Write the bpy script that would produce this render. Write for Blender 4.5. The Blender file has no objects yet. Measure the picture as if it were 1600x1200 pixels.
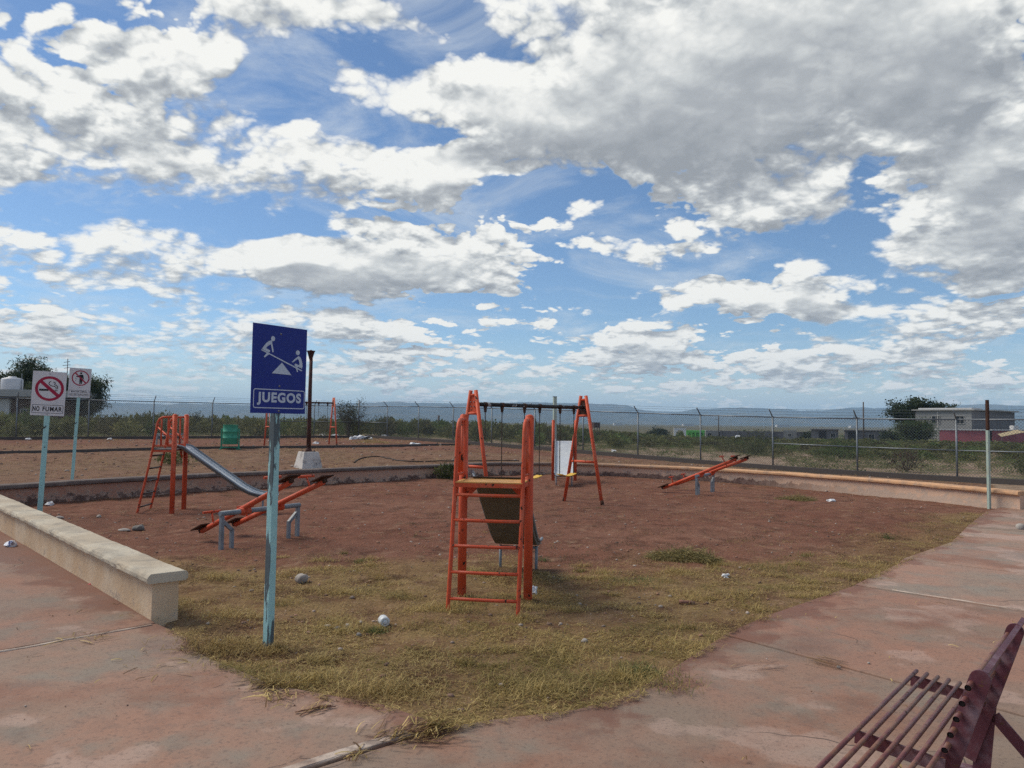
import bpy, bmesh, math, random
import numpy as np
from mathutils import Vector, Matrix, Euler

S = bpy.context.scene
C = S.collection
R = math.radians
rng = np.random.default_rng(7)
rnd = random.Random(11)

# ------------------------------------------------------------------ camera
cam_data = bpy.data.cameras.new('camera')
cam = bpy.data.objects.new('camera', cam_data)
C.objects.link(cam)
cam_data.sensor_width = 36.0
cam_data.lens = 36.0 * 1180.0 / 1600.0
cam_data.clip_start = 0.05
cam_data.clip_end = 30000.0
cam.matrix_world = (Matrix.Translation((0, 0, 1.6))
                    @ Euler((R(90 + 2.87), 0, 0)).to_matrix().to_4x4()
                    @ Matrix.Rotation(R(0.65), 4, 'Z'))
S.camera = cam

# ------------------------------------------------------------------ exposure / engine
S.view_settings.view_transform = 'Standard'
S.view_settings.look = 'None'
S.view_settings.exposure = 0.0
S.view_settings.gamma = 1.0
S.view_settings.use_curve_mapping = False
S.render.engine = 'CYCLES'
S.cycles.use_denoising = False      # the fine grass and wire netting keep their edges
S.cycles.max_bounces = 6
S.cycles.diffuse_bounces = 3
S.cycles.glossy_bounces = 3
S.cycles.transparent_max_bounces = 8
S.cycles.volume_bounces = 1

# ------------------------------------------------------------------ sun
SUN_EL, SUN_AZ = 48.0, -70.0          # azimuth measured from +Y, negative = towards the left
sd = bpy.data.lights.new('sun', 'SUN')
sd.energy = 3.0
sd.angle = R(32)
sd.color = (1.0, 0.92, 0.78)
sun = bpy.data.objects.new('sun', sd)
C.objects.link(sun)
sdir = Vector((math.sin(R(SUN_AZ)) * math.cos(R(SUN_EL)), math.cos(R(SUN_AZ)) * math.cos(R(SUN_EL)), math.sin(R(SUN_EL))))
sun.rotation_euler = sdir.to_track_quat('Z', 'Y').to_euler()

# ------------------------------------------------------------------ sky with clouds (world)
# <clouds>
# azimuth, elevation, half width, half height (degrees), weight: + cloud bank, - clear gap
CLOUDS = [
    (-32.31, 25.38, 9.09, 1.14, -0.32),
    (-17.56, 23.81, 6.36, 2.98, -0.38),
    (-21.43, 20.43, 4.94, 3.03, -0.38),
    (-11.45, 21.31, 7.25, 2.21, -0.35),
    (-10.12, 26.0, 4.25, 1.8, -0.26),
    (-8.07, 20.67, 3.05, 2.15, -0.22),
    (-5.79, 28.87, 4.96, 2.16, -0.32),
    (-1.79, 26.83, 3.74, 2.49, -0.19),
    (3.66, 28.05, 3.71, 1.66, -0.19),
    (-5.16, 21.9, 3.69, 1.6, -0.16),
    (-12.99, 26.14, 3.57, 1.49, -0.16),
    (-23.34, 13.94, 15.05, 1.28, -0.38),
    (-32.49, 12.33, 6.93, 1.3, -0.35),
    (-16.83, 14.04, 4.57, 1.13, -0.32),
    (-28.16, 14.51, 2.44, 1.27, -0.19),
    (-8.93, 15.71, 7.29, 0.8, -0.19),
    (6.21, 17.33, 7.79, 2.25, -0.38),
    (9.12, 14.98, 7.05, 2.0, -0.38),
    (13.37, 13.22, 6.24, 1.49, -0.29),
    (1.31, 16.69, 5.53, 1.7, -0.32),
    (4.78, 12.5, 4.24, 3.5, -0.22),
    (24.52, 12.73, 3.0, 2.94, -0.35),
    (26.97, 16.47, 3.8, 2.28, -0.35),
    (29.05, 14.16, 3.21, 1.01, -0.16),
    (9.61, 10.79, 10.93, 1.88, -0.35),
    (4.8, 9.66, 4.83, 2.96, -0.32),
    (19.23, 11.48, 7.35, 1.13, -0.29),
    (25.9, 9.83, 5.7, 1.17, -0.32),
    (29.71, 8.58, 4.87, 0.74, -0.32),
    (15.66, 7.6, 6.06, 1.16, -0.26),
    (22.62, 7.02, 7.44, 1.0, -0.29),
    (-16.25, 8.99, 8.71, 1.04, -0.29),
    (-5.91, 8.57, 9.14, 1.31, -0.29),
    (2.4, 6.29, 6.65, 1.09, -0.22),
    (-25.19, 8.03, 8.4, 0.54, -0.19),
    (17.89, 6.16, 7.44, 0.7, -0.16),
    (-11.57, 5.53, 7.14, 0.6, -0.16),
    (-29.77, 6.89, 6.76, 0.52, -0.13),
    (33.91, 23.64, 2.93, 2.61, -0.08),
    (-29.56, 21.42, 11.14, 5.52, 0.44),
    (-24.92, 23.86, 5.83, 4.2, 0.28),
    (-15.63, 20.07, 8.85, 2.64, 0.2),
    (-33.35, 16.44, 6.36, 2.84, 0.32),
    (-26.3, 17.25, 5.65, 2.52, 0.16),
    (-14.66, 18.44, 16.24, 3.33, 0.5),
    (-3.14, 18.66, 6.78, 2.5, 0.36),
    (-23.41, 16.19, 5.89, 1.84, 0.24),
    (-23.24, 10.82, 21.6, 2.71, 0.46),
    (-7.42, 12.31, 14.64, 3.25, 0.5),
    (-11.76, 14.18, 4.77, 1.7, 0.16),
    (-13.98, 27.62, 10.88, 2.15, 0.36),
    (-9.21, 28.26, 4.29, 1.92, 0.2),
    (-5.21, 24.45, 6.19, 3.08, 0.32),
    (-2.21, 22.43, 6.8, 3.17, 0.32),
    (-11.99, 24.0, 3.6, 1.32, 0.2),
    (15.7, 24.74, 21.41, 7.68, 0.84),
    (9.58, 21.42, 13.24, 3.7, 0.4),
    (30.28, 20.71, 8.55, 8.21, 0.48),
    (33.02, 13.65, 7.25, 6.75, 0.48),
    (17.94, 16.1, 9.54, 3.25, 0.52),
    (22.67, 13.32, 1.04, 2.16, 0.28),
    (11.97, 12.68, 6.31, 1.37, 0.48),
    (2.8, 15.08, 3.68, 1.26, 0.4),
    (6.23, 13.42, 2.17, 0.81, 0.36),
    (18.78, 8.97, 7.89, 1.94, 0.52),
    (22.64, 9.68, 3.08, 1.88, 0.36),
    (12.44, 9.79, 6.28, 1.05, 0.44),
    (8.2, 6.05, 7.61, 1.56, 0.44),
    (28.94, 6.95, 7.05, 2.0, 0.44),
    (30.85, 11.09, 6.4, 2.8, 0.32),
    (-28.99, 5.6, 14.34, 1.59, 0.36),
    (-13.46, 7.12, 8.26, 1.76, 0.36),
    (-20.62, 7.81, 6.05, 1.13, 0.28),
    (-7.78, 5.4, 12.12, 1.44, 0.28),
    (-1.03, 7.7, 6.09, 1.2, 0.32),
    (14.29, 4.73, 11.92, 1.29, 0.32),
    (24.24, 4.57, 10.34, 1.32, 0.32),
    (-23.01, 3.37, 23.89, 1.22, 0.24),
    (4.85, 3.3, 23.71, 1.09, 0.2),
    (26.99, 2.77, 12.99, 1.07, 0.2),
]
# </clouds>
world = bpy.data.worlds.new('World')
S.world = world
world.use_nodes = True
world.cycles.sampling_method = 'MANUAL'
world.cycles.sample_map_resolution = 512


class N:
    """tiny node-graph helper"""
    def __init__(s, tree):
        s.t = tree

    def new(s, typ, **kw):
        n = s.t.nodes.new(typ)
        for k, v in kw.items():
            setattr(n, k, v)
        return n

    def link(s, a, b):
        s.t.links.new(a, b)

    def put(s, sock, v):
        if isinstance(v, bpy.types.NodeSocket):
            s.link(v, sock)
        elif v is not None:
            sock.default_value = v

    def m(s, op, a, b=None, c=None, clamp=False):
        n = s.new('ShaderNodeMath', operation=op, use_clamp=clamp)
        s.put(n.inputs[0], a); s.put(n.inputs[1], b)
        if c is not None:
            s.put(n.inputs[2], c)
        return n.outputs[0]

    def v(s, op, a, b=None, c=None):
        n = s.new('ShaderNodeVectorMath', operation=op)
        s.put(n.inputs[0], a)
        if b is not None:
            s.put(n.inputs[1], b)
        if c is not None:
            s.put(n.inputs[2], c)
        return n.outputs['Value'] if op in ('DOT_PRODUCT', 'LENGTH', 'DISTANCE') else n.outputs[0]

    def scale(s, a, f):
        n = s.new('ShaderNodeVectorMath', operation='SCALE')
        s.put(n.inputs[0], a); s.put(n.inputs['Scale'], f)
        return n.outputs[0]

    def noise(s, vec, scale, detail=4.0, rough=0.55, dist=0.0, dims='3D', lac=2.0):
        n = s.new('ShaderNodeTexNoise', noise_dimensions=dims)
        s.put(n.inputs['Vector'], vec)
        n.inputs['Scale'].default_value = scale
        n.inputs['Detail'].default_value = detail
        n.inputs['Roughness'].default_value = rough
        n.inputs['Lacunarity'].default_value = lac
        n.inputs['Distortion'].default_value = dist
        return n.outputs['Fac']

    def step(s, x, a, b, smooth=True):
        n = s.new('ShaderNodeMapRange', interpolation_type='SMOOTHSTEP' if smooth else 'LINEAR')
        s.put(n.inputs['Value'], x)
        s.put(n.inputs['From Min'], a); s.put(n.inputs['From Max'], b)
        return n.outputs[0]

    def mix(s, f, a, b, blend='MIX'):
        n = s.new('ShaderNodeMix', data_type='RGBA', blend_type=blend)
        s.put(n.inputs['Factor'], f)
        s.put(n.inputs[6], a if isinstance(a, bpy.types.NodeSocket) else col(a))
        s.put(n.inputs[7], b if isinstance(b, bpy.types.NodeSocket) else col(b))
        return n.outputs[2]

    def ramp(s, x, stops):
        n = s.new('ShaderNodeValToRGB')
        s.put(n.inputs[0], x)
        e = n.color_ramp.elements
        while len(e) < len(stops):
            e.new(0.5)
        for k, (p, c) in enumerate(stops):
            e[k].position = p; e[k].color = col(c)
        return n.outputs[0]


def col(c):
    return (c[0], c[1], c[2], 1.0) if len(c) == 3 else tuple(c)


def group(name, outs):
    g = bpy.data.node_groups.new(name, 'ShaderNodeTree')
    g.interface.new_socket('Vector', in_out='INPUT', socket_type='NodeSocketVector')
    for o in outs:
        g.interface.new_socket(o, in_out='OUTPUT', socket_type='NodeSocketFloat')
    n = N(g)
    return g, n, n.new('NodeGroupInput').outputs[0], n.new('NodeGroupOutput')


def cloud_coords(n, v):
    """directions drawn together towards the horizon, as a layer of clouds seen from below"""
    sp = n.new('ShaderNodeSeparateXYZ'); n.link(v, sp.inputs[0])
    zc = n.m('ADD', n.m('MAXIMUM', sp.outputs[2], 0.0), 0.17)
    return sp, n.scale(v, n.m('POWER', zc, -0.72))


def cloud_cover_group():
    g, n, v, go = group('cloud_cover', ['Cover'])
    sp, q = cloud_coords(n, v)
    az = n.m('MULTIPLY', n.m('ARCTAN2', sp.outputs[0], sp.outputs[1]), 57.29578)
    el = n.m('MULTIPLY', n.m('ARCSINE', sp.outputs[2]), 57.29578)
    cb = n.new('ShaderNodeCombineXYZ'); n.link(az, cb.inputs[0]); n.link(el, cb.inputs[1])
    # the map of the banks is bent by a soft noise so that no outline stays an ellipse
    wn = n.new('ShaderNodeTexNoise'); n.link(q, wn.inputs['Vector'])
    wn.inputs['Scale'].default_value = 5.5; wn.inputs['Detail'].default_value = 2.0
    warp = n.v('MULTIPLY', n.v('SUBTRACT', wn.outputs['Color'], (0.5, 0.5, 0.5)), (8.0, 5.0, 0.0))
    p = n.v('ADD', cb.outputs[0], warp)
    acc = -0.02
    for (a, e, ra, re, w) in CLOUDS:
        d = n.v('MULTIPLY_ADD', p, (1.0 / ra, 1.0 / re, 0.0), (-a / ra, -e / re, 0.0))
        f = n.m('SUBTRACT', 1.0, n.v('DOT_PRODUCT', d, d), clamp=True)
        acc = n.m('MULTIPLY_ADD', f, w, acc)
    f1 = n.noise(q, 3.0, 4.0, 0.55)
    n.link(n.m('MULTIPLY_ADD', n.m('SUBTRACT', f1, 0.5), CL_FBM, acc), go.inputs[0])
    return g


def cloud_puff_group():
    """rounded heads: folded noise at five sizes"""
    g, n, v, go = group('cloud_puffs', ['Puffs'])
    sp, q = cloud_coords(n, v)
    acc = 0.0
    for sc, am in ((5.5, 0.46), (11.0, 0.50), (22.0, 0.38), (46.0, 0.19), (95.0, 0.08)):
        b = n.m('ABSOLUTE', n.m('MULTIPLY_ADD', n.noise(q, sc, 0.0, 0.5), 2.0, -1.0))
        acc = n.m('MULTIPLY_ADD', n.m('SUBTRACT', b, 0.20), am, acc)
    fine = n.noise(q, 60.0, 4.0, 0.6)
    acc = n.m('MULTIPLY_ADD', n.m('SUBTRACT', fine, 0.5), 0.16, acc)
    n.link(acc, go.inputs[0])
    return g


CL_FBM = 1.15
SKY_STRENGTH = 0.105


def build_world():
    t = world.node_tree
    t.nodes.clear()
    n = N(t)
    out = n.new('ShaderNodeOutputWorld')
    tc = n.new('ShaderNodeTexCoord')
    d = n.v('NORMALIZE', tc.outputs['Generated'])
    sky = n.new('ShaderNodeTexSky', sky_type='NISHITA')
    sky.sun_disc = False
    sky.sun_elevation = R(SUN_EL)
    sky.sun_rotation = R(SUN_AZ)
    sky.altitude = 900.0
    sky.air_density = 1.0
    sky.dust_density = 0.3
    sky.ozone_density = 1.3
    n.link(d, sky.inputs[0])
    b1 = n.new('ShaderNodeBackground'); b1.inputs['Strength'].default_value = SKY_STRENGTH
    n.link(n.mix(1.0, sky.outputs[0], (0.84, 0.98, 1.10), 'MULTIPLY'), b1.inputs['Color'])
    gc = cloud_cover_group(); gp = cloud_puff_group()

    def ev(g, vec):
        x = n.new('ShaderNodeGroup'); x.node_tree = g; n.link(vec, x.inputs[0]); return x.outputs[0]

    sz = n.new('ShaderNodeSeparateXYZ'); n.link(d, sz.inputs[0])
    far = n.m('MULTIPLY_ADD', n.m('MAXIMUM', sz.outputs[2], 0.0), 2.2, 0.22)      # clouds low down are far off: look less far up

    def toward(k):
        return n.v('NORMALIZE', n.v('ADD', d, n.scale((-0.35 * k, 0.0, k), n.m('MINIMUM', far, 1.2))))

    A1 = ev(gc, d); A2 = ev(gc, toward(0.055))
    P1 = ev(gp, d); P2 = ev(gp, toward(0.024))
    D1 = n.m('ADD', A1, P1)
    wisp = n.step(n.noise(d, 3.0, 3.0), 0.40, 0.65)
    alpha = n.step(D1, n.m('MULTIPLY', wisp, -0.10), n.m('MULTIPLY_ADD', wisp, 0.30, 0.14))
    # what has little cloud between it and the light is white; thick undersides are grey
    over = n.m('MULTIPLY_ADD', n.m('MAXIMUM', A2, 0.0), 0.48, n.m('MULTIPLY', n.m('MAXIMUM', A1, 0.0), 0.18))
    over = n.m('MULTIPLY_ADD', n.m('SUBTRACT', A2, A1), 0.40, over)
    relief = n.m('MULTIPLY', n.m('SUBTRACT', P2, P1), n.m('SUBTRACT', 1.0, n.m('MULTIPLY', n.step(A1, 0.25, 0.75), 0.75)))
    sh = n.m('MULTIPLY_ADD', relief, 1.45, over)
    sh = n.m('MULTIPLY_ADD', P1, -0.16, sh)
    cc = n.ramp(n.m('ADD', sh, 0.19, clamp=True),
                [(0.0, (0.96, 0.96, 0.92)), (0.17, (0.83, 0.84, 0.82)), (0.38, (0.62, 0.645, 0.65)), (0.65, (0.44, 0.465, 0.49)), (1.0, (0.33, 0.355, 0.385))])
    b2 = n.new('ShaderNodeBackground'); b2.inputs['Strength'].default_value = 1.0
    # thin high streaks between the heaps
    st_ = n.noise(n.v('MULTIPLY', cloud_coords(n, d)[1], (1.0, 1.0, 3.2)), 2.6, 7.0, 0.62, 0.6)
    cir = n.m('MULTIPLY', n.step(st_, 0.47, 0.70), 0.50)
    cc = n.mix(n.m('MULTIPLY', n.m('SUBTRACT', 1.0, n.step(D1, -0.02, 0.14)), 0.9), cc, (0.72, 0.78, 0.82))
    alpha = n.m('MAXIMUM', alpha, cir)
    # low down the far layers of cloud run together into a pale blue-grey veil
    veil = n.m('MULTIPLY_ADD', n.step(sz.outputs[2], 0.12, 0.0), 0.60, n.m('MULTIPLY', n.step(sz.outputs[2], 0.06, 0.0), 0.32))
    cc = n.mix(n.m('MULTIPLY', veil, 0.55), cc, (0.62, 0.69, 0.74))
    alpha = n.m('MAXIMUM', alpha, veil)
    cc = n.mix(n.m('MULTIPLY', n.m('SUBTRACT', veil, n.step(D1, 0.0, 0.17), clamp=True), 1.0), cc, (0.52, 0.64, 0.73))
    n.link(cc, b2.inputs['Color'])
    mx = n.new('ShaderNodeMixShader')
    n.link(alpha, mx.inputs[0]); n.link(b1.outputs[0], mx.inputs[1]); n.link(b2.outputs[0], mx.inputs[2])
    n.link(mx.outputs[0], out.inputs['Surface'])


build_world()

# ------------------------------------------------------------------ object helpers
class MB:
    """collects shapes for ONE mesh object"""
    def __init__(s):
        s.v = []; s.f = []; s.sm = []

    def add(s, verts, faces, smooth=False):
        o = len(s.v)
        s.v.extend([tuple(map(float, p)) for p in verts])
        s.f.extend([tuple(i + o for i in f) for f in faces])
        s.sm.extend([smooth] * len(faces))
        return s

    def box(s, c, size, rot=None, taper=1.0):
        hx, hy, hz = [k / 2 for k in size]
        vs = []
        for z, t in ((-hz, 1.0), (hz, taper)):
            vs += [(-hx * t, -hy * t, z), (hx * t, -hy * t, z), (hx * t, hy * t, z), (-hx * t, hy * t, z)]
        M = rot if rot is not None else Matrix.Identity(3)
        vs = [tuple(M @ Vector(p) + Vector(c)) for p in vs]
        return s.add(vs, [(0, 3, 2, 1), (4, 5, 6, 7), (0, 1, 5, 4), (1, 2, 6, 5), (2, 3, 7, 6), (3, 0, 4, 7)])

    def beam(s, a, b, w, h, up=(0, 0, 1)):
        """rectangular bar from a to b, w across, h along up"""
        a = Vector(a); b = Vector(b); d = (b - a)
        L = d.length; d.normalize()
        u = Vector(up); u = (u - d * u.dot(d))
        if u.length < 1e-5:
            u = Vector((1, 0, 0)); u = u - d * u.dot(d)
        u.normalize(); r = d.cross(u)
        M = Matrix((r, d, u)).transposed()
        return s.box((a + b) / 2, (w, L, h), M)

    def tube(s, pts, r, n=10, caps=True, rs=None):
        P = [Vector(p) for p in pts]
        k = len(P)
        T = []
        for i in range(k):
            t = (P[min(i + 1, k - 1)] - P[max(i - 1, 0)])
            T.append(t.normalized() if t.length > 1e-9 else Vector((0, 0, 1)))
        ref = Vector((0, 0, 1)) if abs(T[0].z) < 0.9 else Vector((1, 0, 0))
        u = (ref - T[0] * ref.dot(T[0])).normalized()
        vs = []
        for i in range(k):
            u = (u - T[i] * u.dot(T[i])).normalized()
            w = T[i].cross(u)
            rr = rs[i] if rs is not None else r
            for j in range(n):
                a = 2 * math.pi * j / n
                vs.append(P[i] + (u * math.cos(a) + w * math.sin(a)) * rr)
        fs = []
        for i in range(k - 1):
            for j in range(n):
                a = i * n + j; b = i * n + (j + 1) % n
                fs.append((a, b, b + n, a + n))
        s.add(vs, fs, True)
        if caps:
            o = len(s.v) - len(vs)
            s.f.append(tuple(o + j for j in reversed(range(n)))); s.sm.append(False)
            s.f.append(tuple(o + (k - 1) * n + j for j in range(n))); s.sm.append(False)
        return s

    def lathe(s, prof, n=16, M=None, smooth=True):
        vs = []; fs = []
        for (r, z) in prof:
            for j in range(n):
                a = 2 * math.pi * j / n
                p = Vector((r * math.cos(a), r * math.sin(a), z))
                vs.append(M @ p if M is not None else p)
        for i in range(len(prof) - 1):
            for j in range(n):
                a = i * n + j; b = i * n + (j + 1) % n
                fs.append((a, b, b + n, a + n))
        return s.add(vs, fs, smooth)

    def prism(s, poly, z0, z1, M=None):
        """polygon (x, y) extruded along z; M places it"""
        k = len(poly)
        ar = sum(poly[i][0] * poly[(i + 1) % k][1] - poly[(i + 1) % k][0] * poly[i][1] for i in range(k))
        if ar < 0:
            poly = poly[::-1]
        vs = [Vector((x, y, z0)) for x, y in poly] + [Vector((x, y, z1)) for x, y in poly]
        if M is not None:
            vs = [M @ p for p in vs]
        fs = [tuple(reversed(range(k))), tuple(range(k, 2 * k))]
        fs += [(i, (i + 1) % k, k + (i + 1) % k, k + i) for i in range(k)]
        return s.add(vs, fs)

    def sweep(s, path, prof, jit=0.0, seed=1):
        """closed profile (d, z) swept along a level path; d is measured to the left of the path"""
        P = [Vector((p[0], p[1])) for p in path]
        Z = [p[2] if len(p) > 2 else 0.0 for p in path]
        k = len(P); m = len(prof); vs = []
        jr = np.random.default_rng(seed)
        for i in range(k):
            t0 = (P[i] - P[max(i - 1, 0)]); t1 = (P[min(i + 1, k - 1)] - P[i])
            if t0.length < 1e-9: t0 = t1
            if t1.length < 1e-9: t1 = t0
            t0.normalize(); t1.normalize()
            n0 = Vector((-t0.y, t0.x)); n1 = Vector((-t1.y, t1.x))
            nn = (n0 + n1).normalized(); nn = nn / max(0.3, nn.dot(n0))
            for (d, z) in prof:
                q = P[i] + nn * (d + jit * jr.normal())
                vs.append((q.x, q.y, Z[i] + z + jit * 0.7 * jr.normal()))
        fs = []
        for i in range(k - 1):
            for j in range(m):
                a = i * m + j; b = i * m + (j + 1) % m
                fs.append((a, a + m, b + m, b))
        fs.append(tuple(range(m))); fs.append(tuple(reversed(range((k - 1) * m, k * m))))
        return s.add(vs, fs)

    def build(s, name, mat, parent=None, loc=None, bevel=0.0, fix=True):
        me = bpy.data.meshes.new(name)
        me.from_pydata(s.v, [], s.f)
        me.polygons.foreach_set('use_smooth', s.sm)
        if fix:
            bm = bmesh.new(); bm.from_mesh(me)
            bmesh.ops.recalc_face_normals(bm, faces=bm.faces)
            if bevel > 0:
                es = [e for e in bm.edges if len(e.link_faces) == 2 and e.calc_face_angle(0) > 0.6]
                bmesh.ops.bevel(bm, geom=es, offset=bevel, segments=2, affect='EDGES', profile=0.6, clamp_overlap=True)
            bm.to_mesh(me); bm.free()
        me.update()
        o = bpy.data.objects.new(name, me)
        if mat is not None:
            me.materials.append(mat)
        C.objects.link(o)
        if parent is not None:
            o.parent = parent
        if loc is not None:
            o.location = loc
        return o


def fast_mesh(name, verts, quads=None, tris=None, mat=None, parent=None, smooth=False, colors=None):
    """numpy arrays to ONE mesh object; colors = one rgb per vertex, the thing's own colour"""
    me = bpy.data.meshes.new(name)
    verts = np.asarray(verts, dtype=np.float32)
    me.vertices.add(len(verts)); me.vertices.foreach_set('co', verts.ravel())
    loops = []; starts = []; tot = 0
    if quads is not None and len(quads):
        q = np.asarray(quads, dtype=np.int32); loops.append(q.ravel()); starts.append(np.arange(len(q)) * 4); tot = q.size
    if tris is not None and len(tris):
        t = np.asarray(tris, dtype=np.int32); loops.append(t.ravel()); starts.append(tot + np.arange(len(t)) * 3)
    loops = np.concatenate(loops).astype(np.int32); starts = np.concatenate(starts).astype(np.int32)
    me.loops.add(len(loops)); me.loops.foreach_set('vertex_index', loops)
    me.polygons.add(len(starts)); me.polygons.foreach_set('loop_start', starts)
    me.polygons.foreach_set('use_smooth', np.full(len(starts), smooth))
    if colors is not None:
        at = me.attributes.new('tone', 'FLOAT_COLOR', 'POINT')
        c4 = np.ones((len(verts), 4), dtype=np.float32); c4[:, :3] = colors
        at.data.foreach_set('color', c4.ravel())
    me.update(calc_edges=True); me.validate()
    o = bpy.data.objects.new(name, me)
    if mat is not None:
        me.materials.append(mat)
    C.objects.link(o)
    if parent is not None:
        o.parent = parent
    return o


def tag(o, label=None, cat=None, group=None, kind=None):
    if label: o['label'] = label
    if cat: o['category'] = cat
    if group: o['group'] = group
    if kind: o['kind'] = kind
    return o


def thing(name, label, cat, loc=(0, 0, 0), rotz=0.0, group=None):
    o = bpy.data.objects.new(name, None)
    o.empty_display_size = 0.2
    C.objects.link(o)
    o.location = loc; o.rotation_euler = (0, 0, rotz)
    return tag(o, label, cat, group)


def dup(o, parent=None):
    c = o.copy(); C.objects.link(c)
    if parent is not None:
        c.parent = parent
    for ch in list(o.children):
        dup(ch, c)
    return c


def place_copy(root, loc, rotz, label):
    r = dup(root)
    r.location = loc; r.rotation_euler = (0, 0, rotz); r['label'] = label
    return r


# ------------------------------------------------------------------ procedural materials
def mat(name, base, rough=0.7, metallic=0.0, spec=0.3, tints=(), chips=None, bump=None, coord='Object', tone=False, squash=None, side=None):
    """base colour, broken by tints [(colour, scale, lo, hi, amount)], worn through by chips
    (colour, scale, lo, hi, rough) and roughened by bump (scale, strength, distance)"""
    m = bpy.data.materials.new(name)
    m.use_nodes = True
    t = m.node_tree; t.nodes.clear()
    n = N(t)
    out = n.new('ShaderNodeOutputMaterial')
    bs = n.new('ShaderNodeBsdfPrincipled')
    n.link(bs.outputs[0], out.inputs['Surface'])
    tc = n.new('ShaderNodeTexCoord')
    if coord == 'World':
        ge = n.new('ShaderNodeNewGeometry'); vec = ge.outputs['Position']
    else:
        vec = tc.outputs[coord]
    cvec = n.v('MULTIPLY', vec, squash) if squash else vec
    if tone:
        at = n.new('ShaderNodeAttribute', attribute_name='tone'); c = at.outputs['Color']
    else:
        rg = n.new('ShaderNodeRGB'); rg.outputs[0].default_value = col(base); c = rg.outputs[0]
    for (tc_, sc, lo, hi, amt) in tints:
        f = n.step(n.noise(vec, sc, 5.0, 0.6), lo, hi)
        c = n.mix(n.m('MULTIPLY', f, amt), c, tc_)
    ro = rough
    if chips:
        cc, sc, lo, hi, cr = chips
        nz_ = n.noise(cvec, sc, 6.0, 0.62)
        if side:        # one face has lost more of its paint: (axis, from, to, amount)
            sx = n.new('ShaderNodeSeparateXYZ'); n.link(vec, sx.inputs[0])
            nz_ = n.m('MULTIPLY_ADD', n.step(sx.outputs[side[0]], side[1], side[2]), side[3], nz_)
        f = n.step(nz_, lo, hi)
        c = n.mix(f, c, cc)
        mr = n.new('ShaderNodeMapRange'); n.link(f, mr.inputs[0]); mr.inputs[3].default_value = rough; mr.inputs[4].default_value = cr
        ro = mr.outputs[0]
    n.put(bs.inputs['Base Color'], c)
    n.put(bs.inputs['Roughness'], ro)
    bs.inputs['Metallic'].default_value = metallic
    bs.inputs['Specular IOR Level'].default_value = spec
    if bump:
        sc, st, di = bump
        bp = n.new('ShaderNodeBump'); bp.inputs['Strength'].default_value = st; bp.inputs['Distance'].default_value = di
        n.link(n.noise(vec, sc, 6.0, 0.65), bp.inputs['Height'])
        n.link(bp.outputs[0], bs.inputs['Normal'])
    return m


def leaf_mat(name, trans=0.25):
    m = mat(name, (1, 1, 1), 0.65, 0.0, 0.2, tone=True)
    t = m.node_tree; n = N(t)
    bs = [x for x in t.nodes if x.type == 'BSDF_PRINCIPLED'][0]
    out = [x for x in t.nodes if x.type == 'OUTPUT_MATERIAL'][0]
    at = [x for x in t.nodes if x.type == 'ATTRIBUTE'][0]
    tr = n.new('ShaderNodeBsdfTranslucent'); n.link(at.outputs['Color'], tr.inputs['Color'])
    mx = n.new('ShaderNodeMixShader'); mx.inputs[0].default_value = trans
    n.link(bs.outputs[0], mx.inputs[1]); n.link(tr.outputs[0], mx.inputs[2])
    n.link(mx.outputs[0], out.inputs['Surface'])
    return m


RUST = (0.055, 0.025, 0.015)
M = {}
M['orange'] = mat('orange_paint', (0.60, 0.088, 0.034), 0.55, spec=0.25,
                  tints=[((0.45, 0.07, 0.03), 6.0, 0.4, 0.75, 0.5), ((0.60, 0.20, 0.12), 3.5, 0.48, 0.72, 0.55), ((0.30, 0.05, 0.025), 19.0, 0.58, 0.72, 0.5)],
                  chips=((0.045, 0.026, 0.020), 15.0, 0.622, 0.645, 0.85), bump=(60.0, 0.15, 0.01))
M['orange_worn'] = mat('orange_paint_on_rungs', (0.60, 0.085, 0.032), 0.45, spec=0.4,
                       tints=[((0.45, 0.07, 0.03), 6.0, 0.4, 0.75, 0.5)],
                       chips=((0.03, 0.018, 0.014), 17.0, 0.59, 0.62, 0.75), bump=(60.0, 0.15, 0.01))
M['black_rung'] = mat('worn_dark_steel', (0.028, 0.017, 0.014), 0.5, tints=[((0.35, 0.06, 0.03), 12.0, 0.6, 0.7, 0.8)])
M['orange_pale'] = mat('faded_orange_paint', (0.60, 0.13, 0.07), 0.55, tints=[((0.5, 0.09, 0.04), 8.0, 0.4, 0.7, 0.6)])
M['deck'] = mat('yellow_platform_paint', (0.62, 0.34, 0.10), 0.6, tints=[((0.45, 0.20, 0.06), 9.0, 0.45, 0.7, 0.6)],
                chips=((0.05, 0.03, 0.02), 22.0, 0.67, 0.70, 0.8))
M['deck_dark'] = mat('bare_dark_platform', (0.05, 0.035, 0.03), 0.6, tints=[((0.12, 0.05, 0.03), 9.0, 0.45, 0.7, 0.6)])
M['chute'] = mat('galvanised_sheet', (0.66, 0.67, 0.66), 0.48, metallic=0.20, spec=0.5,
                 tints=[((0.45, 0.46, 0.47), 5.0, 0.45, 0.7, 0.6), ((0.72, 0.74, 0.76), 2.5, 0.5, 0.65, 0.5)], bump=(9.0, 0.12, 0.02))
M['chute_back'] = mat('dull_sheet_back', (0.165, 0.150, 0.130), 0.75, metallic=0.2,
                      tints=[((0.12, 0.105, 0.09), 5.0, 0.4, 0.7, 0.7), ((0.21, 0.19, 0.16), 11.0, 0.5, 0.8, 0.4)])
M['grey_steel'] = mat('grey_painted_steel', (0.22, 0.245, 0.27), 0.5, metallic=0.1,
                      tints=[((0.14, 0.15, 0.16), 9.0, 0.45, 0.7, 0.6)], chips=((0.08, 0.05, 0.035), 18.0, 0.66, 0.7, 0.8))
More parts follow.
